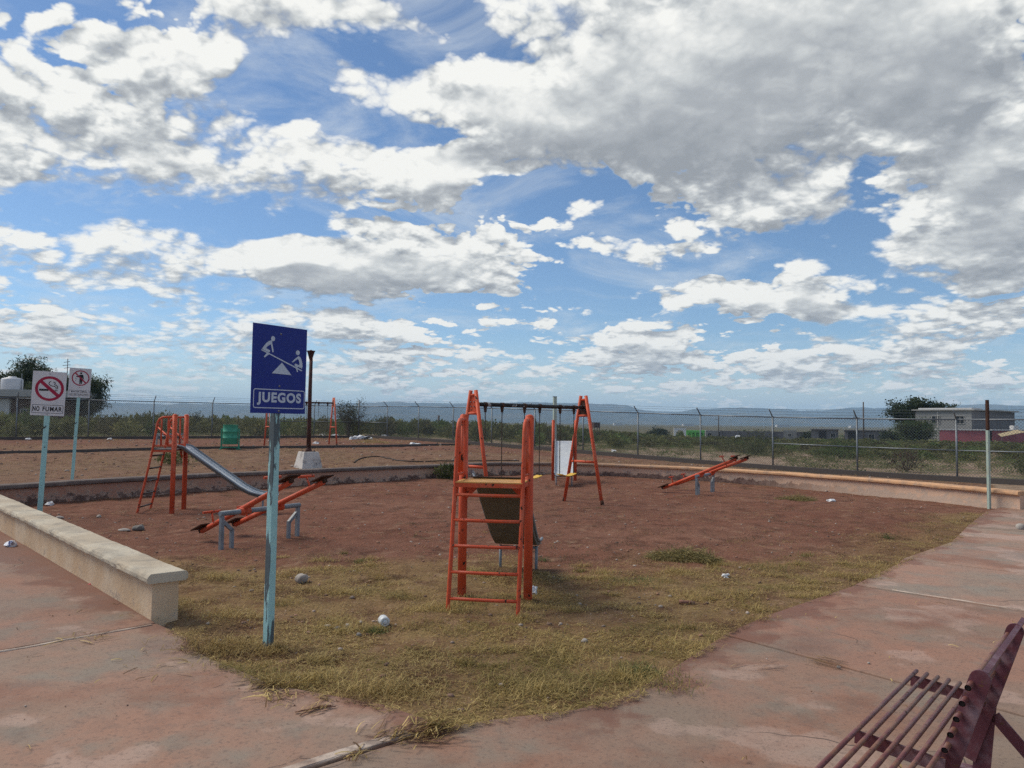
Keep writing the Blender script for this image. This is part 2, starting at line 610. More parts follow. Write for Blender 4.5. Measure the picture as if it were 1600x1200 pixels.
M['rust'] = mat('rusty_steel', (0.075, 0.032, 0.018), 0.85, tints=[((0.03, 0.016, 0.012), 7.0, 0.4, 0.65, 0.7), ((0.15, 0.06, 0.03), 16.0, 0.55, 0.75, 0.5)])
M['swing_bar'] = mat('black_white_worn_pipe', (0.022, 0.020, 0.020), 0.55,
                     chips=((0.40, 0.40, 0.39), 3.2, 0.585, 0.60, 0.5))
M['yellow'] = mat('yellow_seat_plastic', (0.70, 0.43, 0.06), 0.55, tints=[((0.45, 0.28, 0.06), 12.0, 0.5, 0.7, 0.6)])
M['chain'] = mat('dark_chain', (0.05, 0.045, 0.04), 0.6, metallic=0.4, tints=[((0.10, 0.05, 0.03), 30.0, 0.4, 0.6, 0.6)])
M['teal'] = mat('pale_teal_paint', (0.36, 0.62, 0.60), 0.5, tints=[((0.28, 0.50, 0.50), 4.0, 0.4, 0.7, 0.5)],
                chips=((0.06, 0.07, 0.075), 11.0, 0.62, 0.645, 0.8), bump=(40.0, 0.2, 0.01))
M['teal_peeling'] = mat('peeling_teal_paint', (0.36, 0.60, 0.60), 0.5, tints=[((0.25, 0.46, 0.47), 4.0, 0.4, 0.7, 0.5)],
                        chips=((0.10, 0.125, 0.135), 7.0, 0.545, 0.56, 0.8), bump=(40.0, 0.25, 0.01), squash=(1.5, 1.5, 0.22), side=(0, -0.018, -0.026, 0.09))
M['pole_pale'] = mat('pale_pole_paint', (0.38, 0.47, 0.41), 0.55, tints=[((0.36, 0.33, 0.24), 5.0, 0.45, 0.7, 0.6)],
                     chips=((0.10, 0.07, 0.05), 14.0, 0.66, 0.69, 0.8))
M['sign_white'] = mat('white_sign_sheet', (0.66, 0.65, 0.66), 0.45, tints=[((0.52, 0.51, 0.52), 5.0, 0.45, 0.75, 0.5)],
                      chips=((0.25, 0.22, 0.2), 30.0, 0.70, 0.74, 0.8))
M['sign_blue'] = mat('blue_sign_sheet', (0.008, 0.022, 0.22), 0.4, tints=[((0.010, 0.03, 0.19), 5.0, 0.45, 0.75, 0.5)])
M['sign_back'] = mat('bare_sign_back', (0.35, 0.36, 0.37), 0.5, metallic=0.5)
M['print_pale'] = mat('pale_print', (0.50, 0.56, 0.66), 0.45)
M['print_red'] = mat('red_print', (0.36, 0.012, 0.05), 0.45)
M['print_black'] = mat('black_print', (0.016, 0.017, 0.022), 0.5)
M['bolt'] = mat('dull_bolt', (0.25, 0.25, 0.27), 0.4, metallic=0.7)
M['bin_green'] = mat('green_bin_paint', (0.055, 0.30, 0.19), 0.5, tints=[((0.04, 0.20, 0.13), 6.0, 0.4, 0.7, 0.6)],
                     chips=((0.07, 0.05, 0.04), 16.0, 0.68, 0.71, 0.8))
M['lamp_rust'] = mat('dark_red_lamp_pole', (0.075, 0.022, 0.016), 0.7, tints=[((0.035, 0.018, 0.014), 5.0, 0.4, 0.65, 0.8), ((0.12, 0.045, 0.025), 14.0, 0.5, 0.7, 0.5)])
M['pedestal'] = mat('weathered_whitewash', (0.60, 0.56, 0.52), 0.9, tints=[((0.30, 0.27, 0.26), 3.5, 0.45, 0.7, 0.7)],
                    chips=((0.20, 0.185, 0.18), 3.0, 0.54, 0.68, 0.9), bump=(18.0, 0.4, 0.02))
M['maroon'] = mat('maroon_bench_paint', (0.125, 0.036, 0.048), 0.5, spec=0.35,
                  tints=[((0.27, 0.19, 0.21), 6.0, 0.46, 0.66, 0.75), ((0.07, 0.02, 0.03), 5.0, 0.4, 0.7, 0.6)],
                  chips=((0.12, 0.055, 0.03), 20.0, 0.64, 0.68, 0.85), bump=(45.0, 0.2, 0.006))
M['bench_bar'] = mat('rubbed_bench_bar', (0.15, 0.050, 0.048), 0.5, spec=0.35,
                     tints=[((0.22, 0.11, 0.065), 9.0, 0.40, 0.62, 0.85), ((0.20, 0.08, 0.10), 6.0, 0.5, 0.7, 0.5)],
                     chips=((0.08, 0.04, 0.025), 24.0, 0.62, 0.66, 0.85), bump=(45.0, 0.2, 0.004))
M['inside'] = mat('dark_tube_inside', (0.012, 0.008, 0.008), 0.9)
M['galv'] = mat('galvanised_fence_pipe', (0.20, 0.22, 0.24), 0.5, metallic=0.5, tints=[((0.12, 0.13, 0.14), 6.0, 0.4, 0.7, 0.6)])
M['mesh_wire'] = mat('dull_fence_wire', (0.11, 0.125, 0.14), 0.5, metallic=0.4)
M['kerb_dark'] = mat('dark_kerb_concrete', (0.095, 0.080, 0.073), 0.95, coord='World', tints=[((0.10, 0.085, 0.075), 1.5, 0.45, 0.7, 0.7)], bump=(14.0, 0.4, 0.02))
M['stone_pale'] = mat('pale_stone', (0.40, 0.36, 0.32), 0.9, tints=[((0.25, 0.21, 0.19), 9.0, 0.4, 0.7, 0.7)], bump=(20.0, 0.5, 0.01))
M['stone_grey'] = mat('grey_stone', (0.20, 0.185, 0.17), 0.9, tints=[((0.12, 0.11, 0.10), 9.0, 0.4, 0.7, 0.7)], bump=(20.0, 0.5, 0.01))
M['pebble'] = mat('pebbles', (0.34, 0.27, 0.23), 0.9, tone=True)
M['plastic'] = mat('milky_plastic', (0.62, 0.63, 0.62), 0.3, spec=0.5)
M['paper'] = mat('white_litter', (0.70, 0.70, 0.70), 0.6, tints=[((0.5, 0.5, 0.52), 12.0, 0.4, 0.7, 0.6)])
M['wrapper'] = mat('blue_white_wrapper', (0.62, 0.65, 0.72), 0.35, chips=((0.06, 0.10, 0.30), 22.0, 0.52, 0.55, 0.4))
M['red_scrap'] = mat('red_scrap', (0.45, 0.03, 0.04), 0.5)
M['wood'] = mat('weathered_stick', (0.24, 0.12, 0.085), 0.8, tints=[((0.42, 0.28, 0.2), 20.0, 0.5, 0.7, 0.7)])
M['hose'] = mat('black_hose', (0.03, 0.024, 0.020), 0.6)
M['grass'] = leaf_mat('dry_grass', 0.30)
M['leaf'] = leaf_mat('leaves', 0.30)
M['bark'] = mat('bark', (0.085, 0.065, 0.05), 0.95, tints=[((0.05, 0.04, 0.03), 8.0, 0.4, 0.7, 0.7)])
M['dark_bag'] = mat('dark_plastic_bag', (0.03, 0.03, 0.035), 0.35)
M['yellow_scrap'] = mat('yellow_scrap', (0.5, 0.36, 0.12), 0.6)

# ------------------------------------------------------------------ terrain
def sms(a, b, x):
    t = np.clip((x - a) / (b - a), 0, 1)
    return t * t * (3 - 2 * t)


def _hash(ix, iy, k):
    h = (ix.astype(np.int64) * 374761393 + iy.astype(np.int64) * 668265263 + k * 1442695041) & 0x7fffffff
    h = ((h ^ (h >> 13)) * 1274126177) & 0x7fffffff
    return ((h ^ (h >> 16)) & 0xffff) / 65535.0


def vnoise(x, y, k=0):
    ix = np.floor(x); iy = np.floor(y); fx = x - ix; fy = y - iy
    fx = fx * fx * (3 - 2 * fx); fy = fy * fy * (3 - 2 * fy)
    a = _hash(ix, iy, k); b = _hash(ix + 1, iy, k); c = _hash(ix, iy + 1, k); d = _hash(ix + 1, iy + 1, k)
    return (a * (1 - fx) + b * fx) * (1 - fy) + (c * (1 - fx) + d * fx) * fy


def fbm(x, y, s=1.0, o=4, k=0):
    v = 0; a = 0.5; t = 0
    for i in range(o):
        v = v + a * vnoise(x * s, y * s, k + i); t += a; a *= 0.5; s *= 2.03
    return v / t


def tz(x, y):
    """broad lie of the land"""
    x = np.asarray(x, float); y = np.asarray(y, float)
    r = np.hypot(x, y)
    return (0.5 * sms(20, 36, y) * sms(12, -9, x) * sms(220, 60, r) - 0.12 * sms(4, 14, x) * sms(15, 24, y)
            - 2.5 * sms(55, 220, r))


def tzf(x, y):
    return float(tz(x, y))


# wall round the playground: the inner face at ground level, from the right end round to the left
WALL = [(9.75, 14.55), (9.29, 15.50), (8.62, 17.0), (7.23, 19.35), (6.1, 20.55), (4.77, 21.62), (3.2, 22.55), (1.5, 22.92), (-0.1, 22.60),
        (-1.2, 21.95), (-2.15, 21.1), (-4.0, 19.35), (-5.35, 17.95), (-6.45, 16.85), (-7.87, 15.1), (-8.75, 13.75), (-9.45, 12.6)]
NEAR0 = (-2.70, 6.00); NEARD = (-0.683, 0.730); NEARLEN = 9.3
# edge between the paving and the grass
EDGE = [(-2.63, 5.96), (-2.42, 5.62), (-2.25, 5.44), (-2.10, 5.18), (-1.94, 5.02), (-1.63, 4.77), (-1.41, 4.57), (-1.05, 4.42), (-0.69, 4.27), (-0.33, 4.0),
        (-0.08, 4.10), (0.37, 4.25), (0.67, 4.46), (1.12, 5.06), (1.61, 5.76), (2.14, 6.35), (3.40, 7.60), (4.43, 8.72), (6.0, 10.38), (6.68, 11.3), (7.19, 12.0), (8.8, 14.1), (9.9, 15.2)]
FENCE_R0 = np.array((-9.6, 47.5)); FENCE_R1 = np.array((14.0, 23.8))
FENCE_L1 = np.array((-23.3, 35.6))


def inside_poly(px, py, poly):
    r = np.zeros(px.shape, bool)
    k = len(poly); j = k - 1
    for i in range(k):
        xi, yi = poly[i]; xj, yj = poly[j]
        c = ((yi > py) != (yj > py)) & (px < (xj - xi) * (py - yi) / (yj - yi + 1e-12) + xi)
        r ^= c; j = i
    return r


def dist_line(px, py, line):
    d = np.full(px.shape, 1e9)
    for (x0, y0), (x1, y1) in zip(line[:-1], line[1:]):
        dx, dy = x1 - x0, y1 - y0
        t = np.clip(((px - x0) * dx + (py - y0) * dy) / (dx * dx + dy * dy), 0, 1)
        d = np.minimum(d, np.hypot(px - x0 - t * dx, py - y0 - t * dy))
    return d


PLAY = EDGE[::-1] + [(NEAR0[0] + NEARD[0] * NEARLEN, NEAR0[1] + NEARD[1] * NEARLEN)] + WALL[::-1]
YARD = [(9.9, 14.4)] + [(14.6, 23.2)] + [tuple(FENCE_R0)] + [tuple(FENCE_L1)] + [(-40, 21.0), (-40, 5), (-9.5, 12.6)] + WALL[::-1]


def grass_cover(x, y):
    """0..1, how thick the mown dry grass lies"""
    n = fbm(x, y, 1.3, 4, 3)
    back = 8.45 + 0.25 * x * (x > 0) * (x < 4) * 0.4 + (n - 0.5) * 1.9
    g = sms(0.9, -0.9, y - back)
    dr = dist_line(x, y, EDGE[10:])
    g = np.maximum(g, sms(1.25, 0.15, dr + (n - 0.5) * 1.1) * 0.85 * (y < 14.2))
    wall = -((x - NEAR0[0]) * NEARD[1] - (y - NEAR0[1]) * NEARD[0])
    return g


print('terrain')
front = np.linspace(R(-46), R(46), 440)
back_a = np.linspace(R(46), R(314), 70)[1:-1]
ang = np.concatenate([front, back_a])
rad = [0.4]
while rad[-1] < 70: rad.append(rad[-1] * 1.021)
while rad[-1] < 6300: rad.append(rad[-1] * 1.09)
rad = np.array(rad)
A, RR = np.meshgrid(ang, rad)
GX = RR * np.sin(A); GY = RR * np.cos(A)
GZ = tz(GX, GY)
near_bump = (fbm(GX, GY, 1.6, 4, 20) - 0.5) * 0.075 + (fbm(GX, GY, 7.0, 3, 25) - 0.5) * 0.034
far_bump = (fbm(GX, GY, 0.35, 4, 30) - 0.5) * 0.35
dedge = dist_line(GX, GY, EDGE)
inp = inside_poly(GX, GY, PLAY)
iny = inside_poly(GX, GY, YARD)
for (hx, hy, hr, hd) in ((0.35, 14.2, 0.40, 0.07), (1.05, 14.85, 0.40, 0.07), (-0.35, 13.5, 0.40, 0.06), (0.18, 8.75, 0.45, 0.05), (-4.0, 13.3, 0.5, 0.05), (-3.9, 10.3, 0.35, 0.04), (1.25, 19.2, 0.5, 0.05)):
    near_bump = near_bump - hd * np.exp(-(((GX - hx) / hr) ** 2 + ((GY - hy) / hr) ** 2))
GZ = GZ + np.where(inp, near_bump * np.clip(dedge / 0.5, 0.15, 1), np.where(iny, near_bump * 0.9, np.where((RR > 24), far_bump * sms(24, 60, RR), -0.03)))
GZ = np.where(~inp & ~iny & (RR < 24), np.minimum(GZ, -0.02), GZ)
gcov = np.where(inp & (GY < 15), grass_cover(GX, GY), 0.0)
# earth colours: red playground, paler yard, red strip along the fence, buff scrubland
nz = fbm(GX, GY, 0.55, 4, 40)[..., None]; nz2 = fbm(GX, GY, 2.6, 4, 45)[..., None]
red = np.array((0.160, 0.062, 0.039)); red2 = np.array((0.225, 0.110, 0.073)); tan = np.array((0.215, 0.112, 0.074)); tan2 = np.array((0.195, 0.128, 0.078))
buff = np.array((0.30, 0.22, 0.155)); olive = np.array((0.13, 0.125, 0.06)); straw = np.array((0.30, 0.220, 0.092)); strawd = np.array((0.17, 0.098, 0.052))
cp = red * (1 - nz) + red2 * nz
cp = cp * (0.86 + 0.28 * nz2)
cy = tan * (1 - nz) + tan2 * nz
cy = cy * (0.82 + 0.36 * nz2)
strip = sms(30.5, 33.0, GY + 0.45 * GX * (GX < 0) * -1 * 0.0)[..., None]
cy = cy * (1 - 0.75 * strip) + np.array((0.185, 0.080, 0.056)) * 0.75 * strip
gr = sms(0.50, 0.66, nz + 0.25 * (nz2 - 0.5))
cb = buff * (1 - gr) + olive * gr
fade = sms(48, 75, RR)[..., None]
cb = cb * (1 - fade) + np.array((0.11, 0.11, 0.06)) * fade
cc = np.where(inp[..., None], cp, np.where(iny[..., None], cy, cb))
cs = straw * nz2 + strawd * (1 - nz2)
cc = cc * (1 - 0.8 * gcov[..., None]) + cs * 0.8 * gcov[..., None]

K, J = GX.shape
idx = np.arange(K * J).reshape(K, J)
jn = np.roll(np.arange(J), -1)
quads = np.stack([idx[:-1, :], idx[:-1][:, jn], idx[1:][:, jn], idx[1:, :]], -1).reshape(-1, 4)
fx = GX.ravel()[quads].mean(1); fy = GY.ravel()[quads].mean(1)
fin = inside_poly(fx, fy, PLAY); fyd = inside_poly(fx, fy, YARD) & ~fin


def earth_mat(name, speck, bump):
    m = mat(name, (1, 1, 1), 0.95, spec=0.1, tone=True, coord='World',
            tints=[((0.085, 0.036, 0.023), 2.6, 0.47, 0.68, 0.70), ((0.36, 0.235, 0.155), 3.1, 0.54, 0.72, 0.45), ((0.13, 0.055, 0.035), 17.0, 0.54, 0.66, 0.5), ((0.11, 0.085, 0.04), 9.0, 0.62, 0.70, 0.6), (speck, 46.0, 0.61, 0.68, 0.6), ((0.06, 0.035, 0.025), 38.0, 0.62, 0.68, 0.65)])
    t = m.node_tree; n = N(t)
    bs = [x for x in t.nodes if x.type == 'BSDF_PRINCIPLED'][0]
    ge = n.new('ShaderNodeNewGeometry')
    b = n.new('ShaderNodeBump'); b.inputs['Strength'].default_value = bump; b.inputs['Distance'].default_value = 0.05
    h = n.m('ADD', n.noise(ge.outputs['Position'], 7.0, 8.0, 0.62), n.m('MULTIPLY', n.noise(ge.outputs['Position'], 45.0, 4.0, 0.6), 0.4))
    n.link(h, b.inputs['Height']); n.link(b.outputs[0], bs.inputs['Normal'])
    return m


VX = np.stack([GX.ravel(), GY.ravel(), GZ.ravel()], -1); VC = cc.reshape(-1, 3)


def ground_piece(name, sel, m):
    q = quads[sel]
    u, inv = np.unique(q, return_inverse=True)
    o = fast_mesh(name, VX[u], inv.reshape(-1, 4), mat=m, smooth=True, colors=VC[u])
    return tag(o, kind='structure')


e_play = earth_mat('red_earth', (0.42, 0.33, 0.27), 1.0)
e_yard = earth_mat('yard_earth', (0.40, 0.32, 0.25), 1.0)
e_scrub = earth_mat('scrub_earth', (0.40, 0.36, 0.28), 0.6)
ground_piece('playground_dirt', fin, e_play)
ground_piece('yard_dirt', fyd, e_yard)
ground_piece('ground', ~fin & ~fyd, e_scrub)

# ------------------------------------------------------------------ hills far behind
print('hills')
HILLS = [(-75, .5), (-60, .8), (-50, .55), (-40.2, .60), (-34.1, .73), (-27.5, 1.0), (-25.4, .96), (-21.7, 1.03), (-19.1, .98), (-16.5, 1.12), (-12.4, 1.24), (-8.4, 1.40), (-4.8, 1.35),
         (-1.9, 1.44), (2.0, 1.53), (4.9, 1.46), (7.0, 1.43), (8.7, 1.30), (9.6, 1.02), (10.8, .86), (12.2, .86), (13.8, 1.10), (17.0, 1.26), (18.7, 1.18), (20.9, 1.05), (23, 1.11),
         (24.8, 1.25), (27, 1.25), (29.2, 1.34), (30.7, 1.42), (32.1, 1.46), (34.2, 1.37), (38.9, 1.13), (50, 1.3), (62, .9), (75, .5)]
m_hill = mat('hill_scrub', (0.070, 0.090, 0.090), 0.95, coord='World', tints=[((0.16, 0.14, 0.10), 0.004, 0.45, 0.65, 0.7), ((0.06, 0.07, 0.045), 0.012, 0.45, 0.65, 0.6)])
ha = np.linspace(-75, 75, 700)
hp = np.interp(ha, [a for a, _ in HILLS], [h for _, h in HILLS])
for r0, k, dh, seed in ((5200.0, 1.0, 0.05, 60), (4300.0, 0.60, 0.22, 70)):
    prof = hp * k + (fbm(ha, ha * 0, 0.9, 5, seed) - 0.5) * 2 * (dh + 0.03)
    prof = np.maximum(prof, 0.12)
    crest = np.tan(np.radians(prof)) * r0 + 1.6
    rows = np.linspace(0, 1, 26)
    v = []
    for t in rows:
        rr = r0 - 900 * (1 - t)
        rel = (fbm(ha * 1.0 + t * 3, np.full_like(ha, t * 6.0), 1.1, 4, seed + 5) - 0.5) * crest * 0.30 * math.sin(math.pi * t)
        z = -3.2 + (crest + 3.2) * (t ** 1.5) + rel
        v.append(np.stack([np.sin(np.radians(ha)) * rr, np.cos(np.radians(ha)) * rr, z], -1))
    # far side, so that a ridge is a hill and not a sheet
    for t in (0.6, 0.0):
        rr = r0 + 500 * (1 - t)
        v.append(np.stack([np.sin(np.radians(ha)) * rr, np.cos(np.radians(ha)) * rr, -3.2 + (crest + 3.2) * t], -1))
    k2 = len(v); n2 = len(ha)
    ii = np.arange(k2 * n2).reshape(k2, n2)
    q = np.stack([ii[:-1, :-1], ii[:-1, 1:], ii[1:, 1:], ii[1:, :-1]], -1).reshape(-1, 4)
    tag(fast_mesh('hills', np.concatenate(v), q, mat=m_hill, smooth=True), kind='structure')

# ------------------------------------------------------------------ air
mh = bpy.data.materials.new('air'); mh.use_nodes = True
t = mh.node_tree; t.nodes.clear(); n = N(t)
ho = n.new('ShaderNodeOutputMaterial'); pv = n.new('ShaderNodeVolumePrincipled')
pv.inputs['Color'].default_value = (0.48, 0.72, 1.0, 1)
pv.inputs['Density'].default_value = 0.00017
pv.inputs['Anisotropy'].default_value = 0.0
for s_ in ('Density Attribute', 'Color Attribute', 'Temperature Attribute'):
    pv.inputs[s_].default_value = ''
n.link(pv.outputs[0], ho.inputs['Volume'])
hz = MB().box((0, 0, 82.0), (13400, 13400, 176.0)).build('haze', mh)
tag(hz, kind='stuff')

# ------------------------------------------------------------------ paving
print('paving')
mc = bpy.data.materials.new('stained_concrete'); mc.use_nodes = True
t = mc.node_tree; t.nodes.clear(); n = N(t)
out = n.new('ShaderNodeOutputMaterial'); bs = n.new('ShaderNodeBsdfPrincipled'); n.link(bs.outputs[0], out.inputs[0])
pos = n.new('ShaderNodeNewGeometry').outputs['Position']
oi = n.new('ShaderNodeObjectInfo')
stretch = n.v('MULTIPLY', pos, (1.0, 1.0, 1.0))
base = n.mix(n.step(n.noise(stretch, 0.9, 6, 0.6), 0.36, 0.62), (0.262, 0.190, 0.142), (0.325, 0.182, 0.126))
base = n.mix(n.m('MULTIPLY', n.step(n.noise(pos, 1.7, 6, 0.62), 0.50, 0.66), 0.75), base, (0.232, 0.196, 0.156))
base = n.mix(n.m('MULTIPLY', n.step(n.noise(n.v('ADD', pos, (7, 3, 0)), 1.1, 5, 0.5), 0.565, 0.605), 0.62), base, (0.42, 0.295, 0.235))
base = n.mix(n.m('MULTIPLY', n.step(n.noise(n.v('ADD', pos, (2, 9, 0)), 0.7, 6, 0.65), 0.51, 0.67), 0.75), base, (0.225, 0.100, 0.062))
base = n.mix(n.m('MULTIPLY', n.step(n.noise(n.v('ADD', pos, (5, 1, 0)), 0.5, 5, 0.6), 0.56, 0.72), 0.6), base, (0.155, 0.125, 0.108))
base = n.mix(n.m('MULTIPLY', n.step(n.noise(pos, 42, 5, 0.65), 0.52, 0.66), 0.45), base, (0.10, 0.07, 0.06))
base = n.mix(n.m('MULTIPLY', n.step(n.noise(pos, 95, 3, 0.6), 0.62, 0.72), 0.25), base, (0.42, 0.34, 0.30))
# red earth trodden out of the bed onto the edge of the paving
sx_ = n.new('ShaderNodeSeparateXYZ'); n.link(pos, sx_.inputs[0])
rag = n.m('MULTIPLY', n.m('SUBTRACT', n.noise(pos, 2.2, 6, 0.65), 0.47), 1.5)
dl_ = n.v('DOT_PRODUCT', n.v('SUBTRACT', pos, (-0.33, 3.95, 0)), (-0.649, -0.761, 0))
dr_ = n.v('DOT_PRODUCT', n.v('SUBTRACT', pos, (0.67, 4.46, 0)), (0.758, -0.652, 0))
ml_ = n.m('MULTIPLY', n.step(n.m('SUBTRACT', dl_, rag), 0.24, -0.02), n.step(sx_.outputs[0], -0.20, -0.40))
mr_ = n.m('MULTIPLY', n.step(n.m('SUBTRACT', dr_, rag), 0.20, -0.02), n.step(sx_.outputs[0], 0.20, 0.50))
base = n.mix(n.m('MULTIPLY', n.m('MAXIMUM', ml_, mr_), 0.80), base, (0.190, 0.088, 0.060))
wv = n.v('ADD', pos, n.scale(n.v('SUBTRACT', (lambda w: (w.inputs['Scale'].__setattr__('default_value', 2.5), n.link(pos, w.inputs['Vector']), w.outputs['Color'])[2])(n.new('ShaderNodeTexNoise')), (0.5, 0.5, 0.5)), 0.35))
vc = n.new('ShaderNodeTexVoronoi', feature='DISTANCE_TO_EDGE', voronoi_dimensions='2D'); n.link(wv, vc.inputs['Vector']); vc.inputs['Scale'].default_value = 0.42
crack = n.m('MULTIPLY', n.step(vc.outputs['Distance'], 0.0032, 0.0012), n.step(n.noise(pos, 0.8, 2), 0.50, 0.58))
base = n.mix(n.m('MULTIPLY', crack, 0.8), base, (0.06, 0.045, 0.038))
base = n.mix(n.m('MULTIPLY', n.step(n.noise(n.v('MULTIPLY', pos, (1.0, 1.0, 1.0)), 7.0, 7, 0.7), 0.50, 0.66), 0.40), base, (0.175, 0.120, 0.095))
# the older or cleaner slabs differ a little in tint
base = n.mix(n.m('MULTIPLY', oi.outputs['Alpha'], 1.0), base, oi.outputs['Color'], 'MULTIPLY')
n.link(base, bs.inputs['Base Color'])
n.link(n.step(n.noise(pos, 1.3, 4, 0.6), 0.3, 0.75), bs.inputs['Roughness'])
rr_ = n.new('ShaderNodeMapRange'); n.link(n.noise(pos, 1.3, 4, 0.6), rr_.inputs[0]); rr_.inputs[3].default_value = 0.55; rr_.inputs[4].default_value = 0.95
n.link(rr_.outputs[0], bs.inputs['Roughness'])
bs.inputs['Specular IOR Level'].default_value = 0.25
bp = n.new('ShaderNodeBump'); bp.inputs['Strength'].default_value = 0.25; bp.inputs['Distance'].default_value = 0.02
n.link(n.m('ADD', n.noise(pos, 3.0, 5, 0.6), n.m('MULTIPLY', n.noise(pos, 70, 4, 0.6), 0.25)), bp.inputs['Height']); n.link(bp.outputs[0], bs.inputs['Normal'])
M['concrete'] = mc

pav = MB().prism([(-9.6, 12.2), (-2.75, 5.75), (-0.4, 3.75), (0.6, 4.0), (9.7, 14.9), (13.5, 12.0), (5.5, 2.0), (5.0, -3.5), (-5, -3.5), (-13.5, 7.5)], -0.13, -0.045).build('pavement', M['kerb_dark'])
tag(pav, kind='structure')
SL = {
    # joints: each is (inner end, outer end)
    'j0': ((-9.3, 13.05), (-13.2, 9.2)), 'ja': ((-5.92, 9.34), (-9.6, 5.5)),
    'j1': ((-2.70, 5.87), (-6.9, 1.55)), 'j2': ((-0.33, 3.985), (-5.6, -0.63)),
    'j3a': ((1.61, 5.76), (4.9, 1.55)), 'j3': ((3.40, 7.55), (7.25, 3.72)), 'j5': ((4.66, 9.05), (8.7, 5.2)),
    'j4': ((6.0, 10.38), (9.6, 6.7)), 'j6': ((7.19, 12.0), (10.9, 8.2)), 'j7': ((9.9, 15.2), (14.4, 12.0)),
}


def edge_between(i0, i1):
    return EDGE[i0:i1 + 1]


def slab(poly, tint, dz=0.0, tilt=(0, 0)):
    c = np.mean(poly, 0)
    # a tooled joint: the outline is drawn in by 6 mm all round
    P = [Vector((x, y)) for x, y in poly]
    k = len(P)
    if sum(P[i].x * P[(i + 1) % k].y - P[(i + 1) % k].x * P[i].y for i in range(k)) < 0: P.reverse()
    Q = []
    for i in range(k):
        a = (P[i] - P[i - 1]).normalized(); b = (P[(i + 1) % k] - P[i]).normalized()
        na = Vector((-a.y, a.x)); nb = Vector((-b.y, b.x)); nn = (na + nb)
        nn = nn.normalized() if nn.length > 1e-6 else na
        Q.append(tuple(P[i] + nn * (0.007 / max(0.4, nn.dot(na)))))
    o = MB().prism(Q, -0.08, 0.03).build('concrete_slab', M['concrete'], pav, bevel=0.010)
    o.location.z = dz
    o.color = (tint[0], tint[1], tint[2], 1.0)
    return o


j = SL
# pale trowelled strips left standing beside some of the joints
M['strip'] = mat('pale_joint_mortar', (0.52, 0.42, 0.345), 0.9, coord='World', tints=[((0.24, 0.15, 0.11), 2.5, 0.45, 0.65, 0.8), ((0.16, 0.12, 0.10), 9.0, 0.52, 0.68, 0.6)], bump=(25.0, 0.4, 0.01))


def joint_strip(a, b, off, w, t0, t1):
    a = np.array(a); b = np.array(b); d = (b - a) / np.linalg.norm(b - a); nn = np.array((-d[1], d[0])); L = np.linalg.norm(b - a)
    ts = np.arange(t0, min(t1, L), 0.12)
    path = [tuple(a + d * t + nn * (off + 0.004 * math.sin(t * 9.0))) + (0.03,) for t in ts]
    MB().sweep(path, [(-w / 2, -0.02), (-w / 2, 0.004), (-w / 2 + 0.006, 0.008), (w / 2 - 0.006, 0.008), (w / 2, 0.004), (w / 2, -0.02)], 0.0015, 3).build('joint_strip', M['strip'], pav)


joint_strip(*j['j2'], -0.042, 0.062, 0.20, 5.0)
joint_strip(*j['j1'], 0.030, 0.028, 0.05, 5.0)
joint_strip(*j['j3'], 0.030, 0.026, 0.35, 4.0)
slab([j['j0'][0], j['ja'][0], j['ja'][1], j['j0'][1]], (0.95, 0.93, 0.92))
slab([j['ja'][0], j['j1'][0], j['j1'][1], j['ja'][1]], (0.90, 0.86, 0.85), 0.004)
slab([j['j1'][0]] + EDGE[1:10] + [j['j2'][0], j['j2'][1], j['j1'][1]], (1.0, 1.0, 1.0), 0.0)
slab([j['j2'][0]] + EDGE[10:15] + [j['j3a'][1], (4.8, -3.0), (-3.2, -3.0), j['j2'][1]], (0.93, 0.93, 0.93), -0.006)
slab([j['j3a'][0], EDGE[15], j['j3'][0], j['j3'][1], j['j3a'][1]], (0.98, 0.93, 0.92), -0.002)
slab([j['j3'][0], EDGE[17], j['j5'][0], j['j5'][1], j['j3'][1]], (1.12, 1.13, 1.15), 0.004)
slab([j['j5'][0], j['j4'][0], j['j4'][1], j['j5'][1]], (1.10, 1.11, 1.13), 0.006)
slab([j['j4'][0], EDGE[19], j['j6'][0], j['j6'][1], j['j4'][1]], (1.12, 1.14, 1.15), 0.004)
slab([j['j6'][0], EDGE[21], j['j7'][0], j['j7'][1], j['j6'][1]], (1.02, 1.02, 1.02), 0.008)

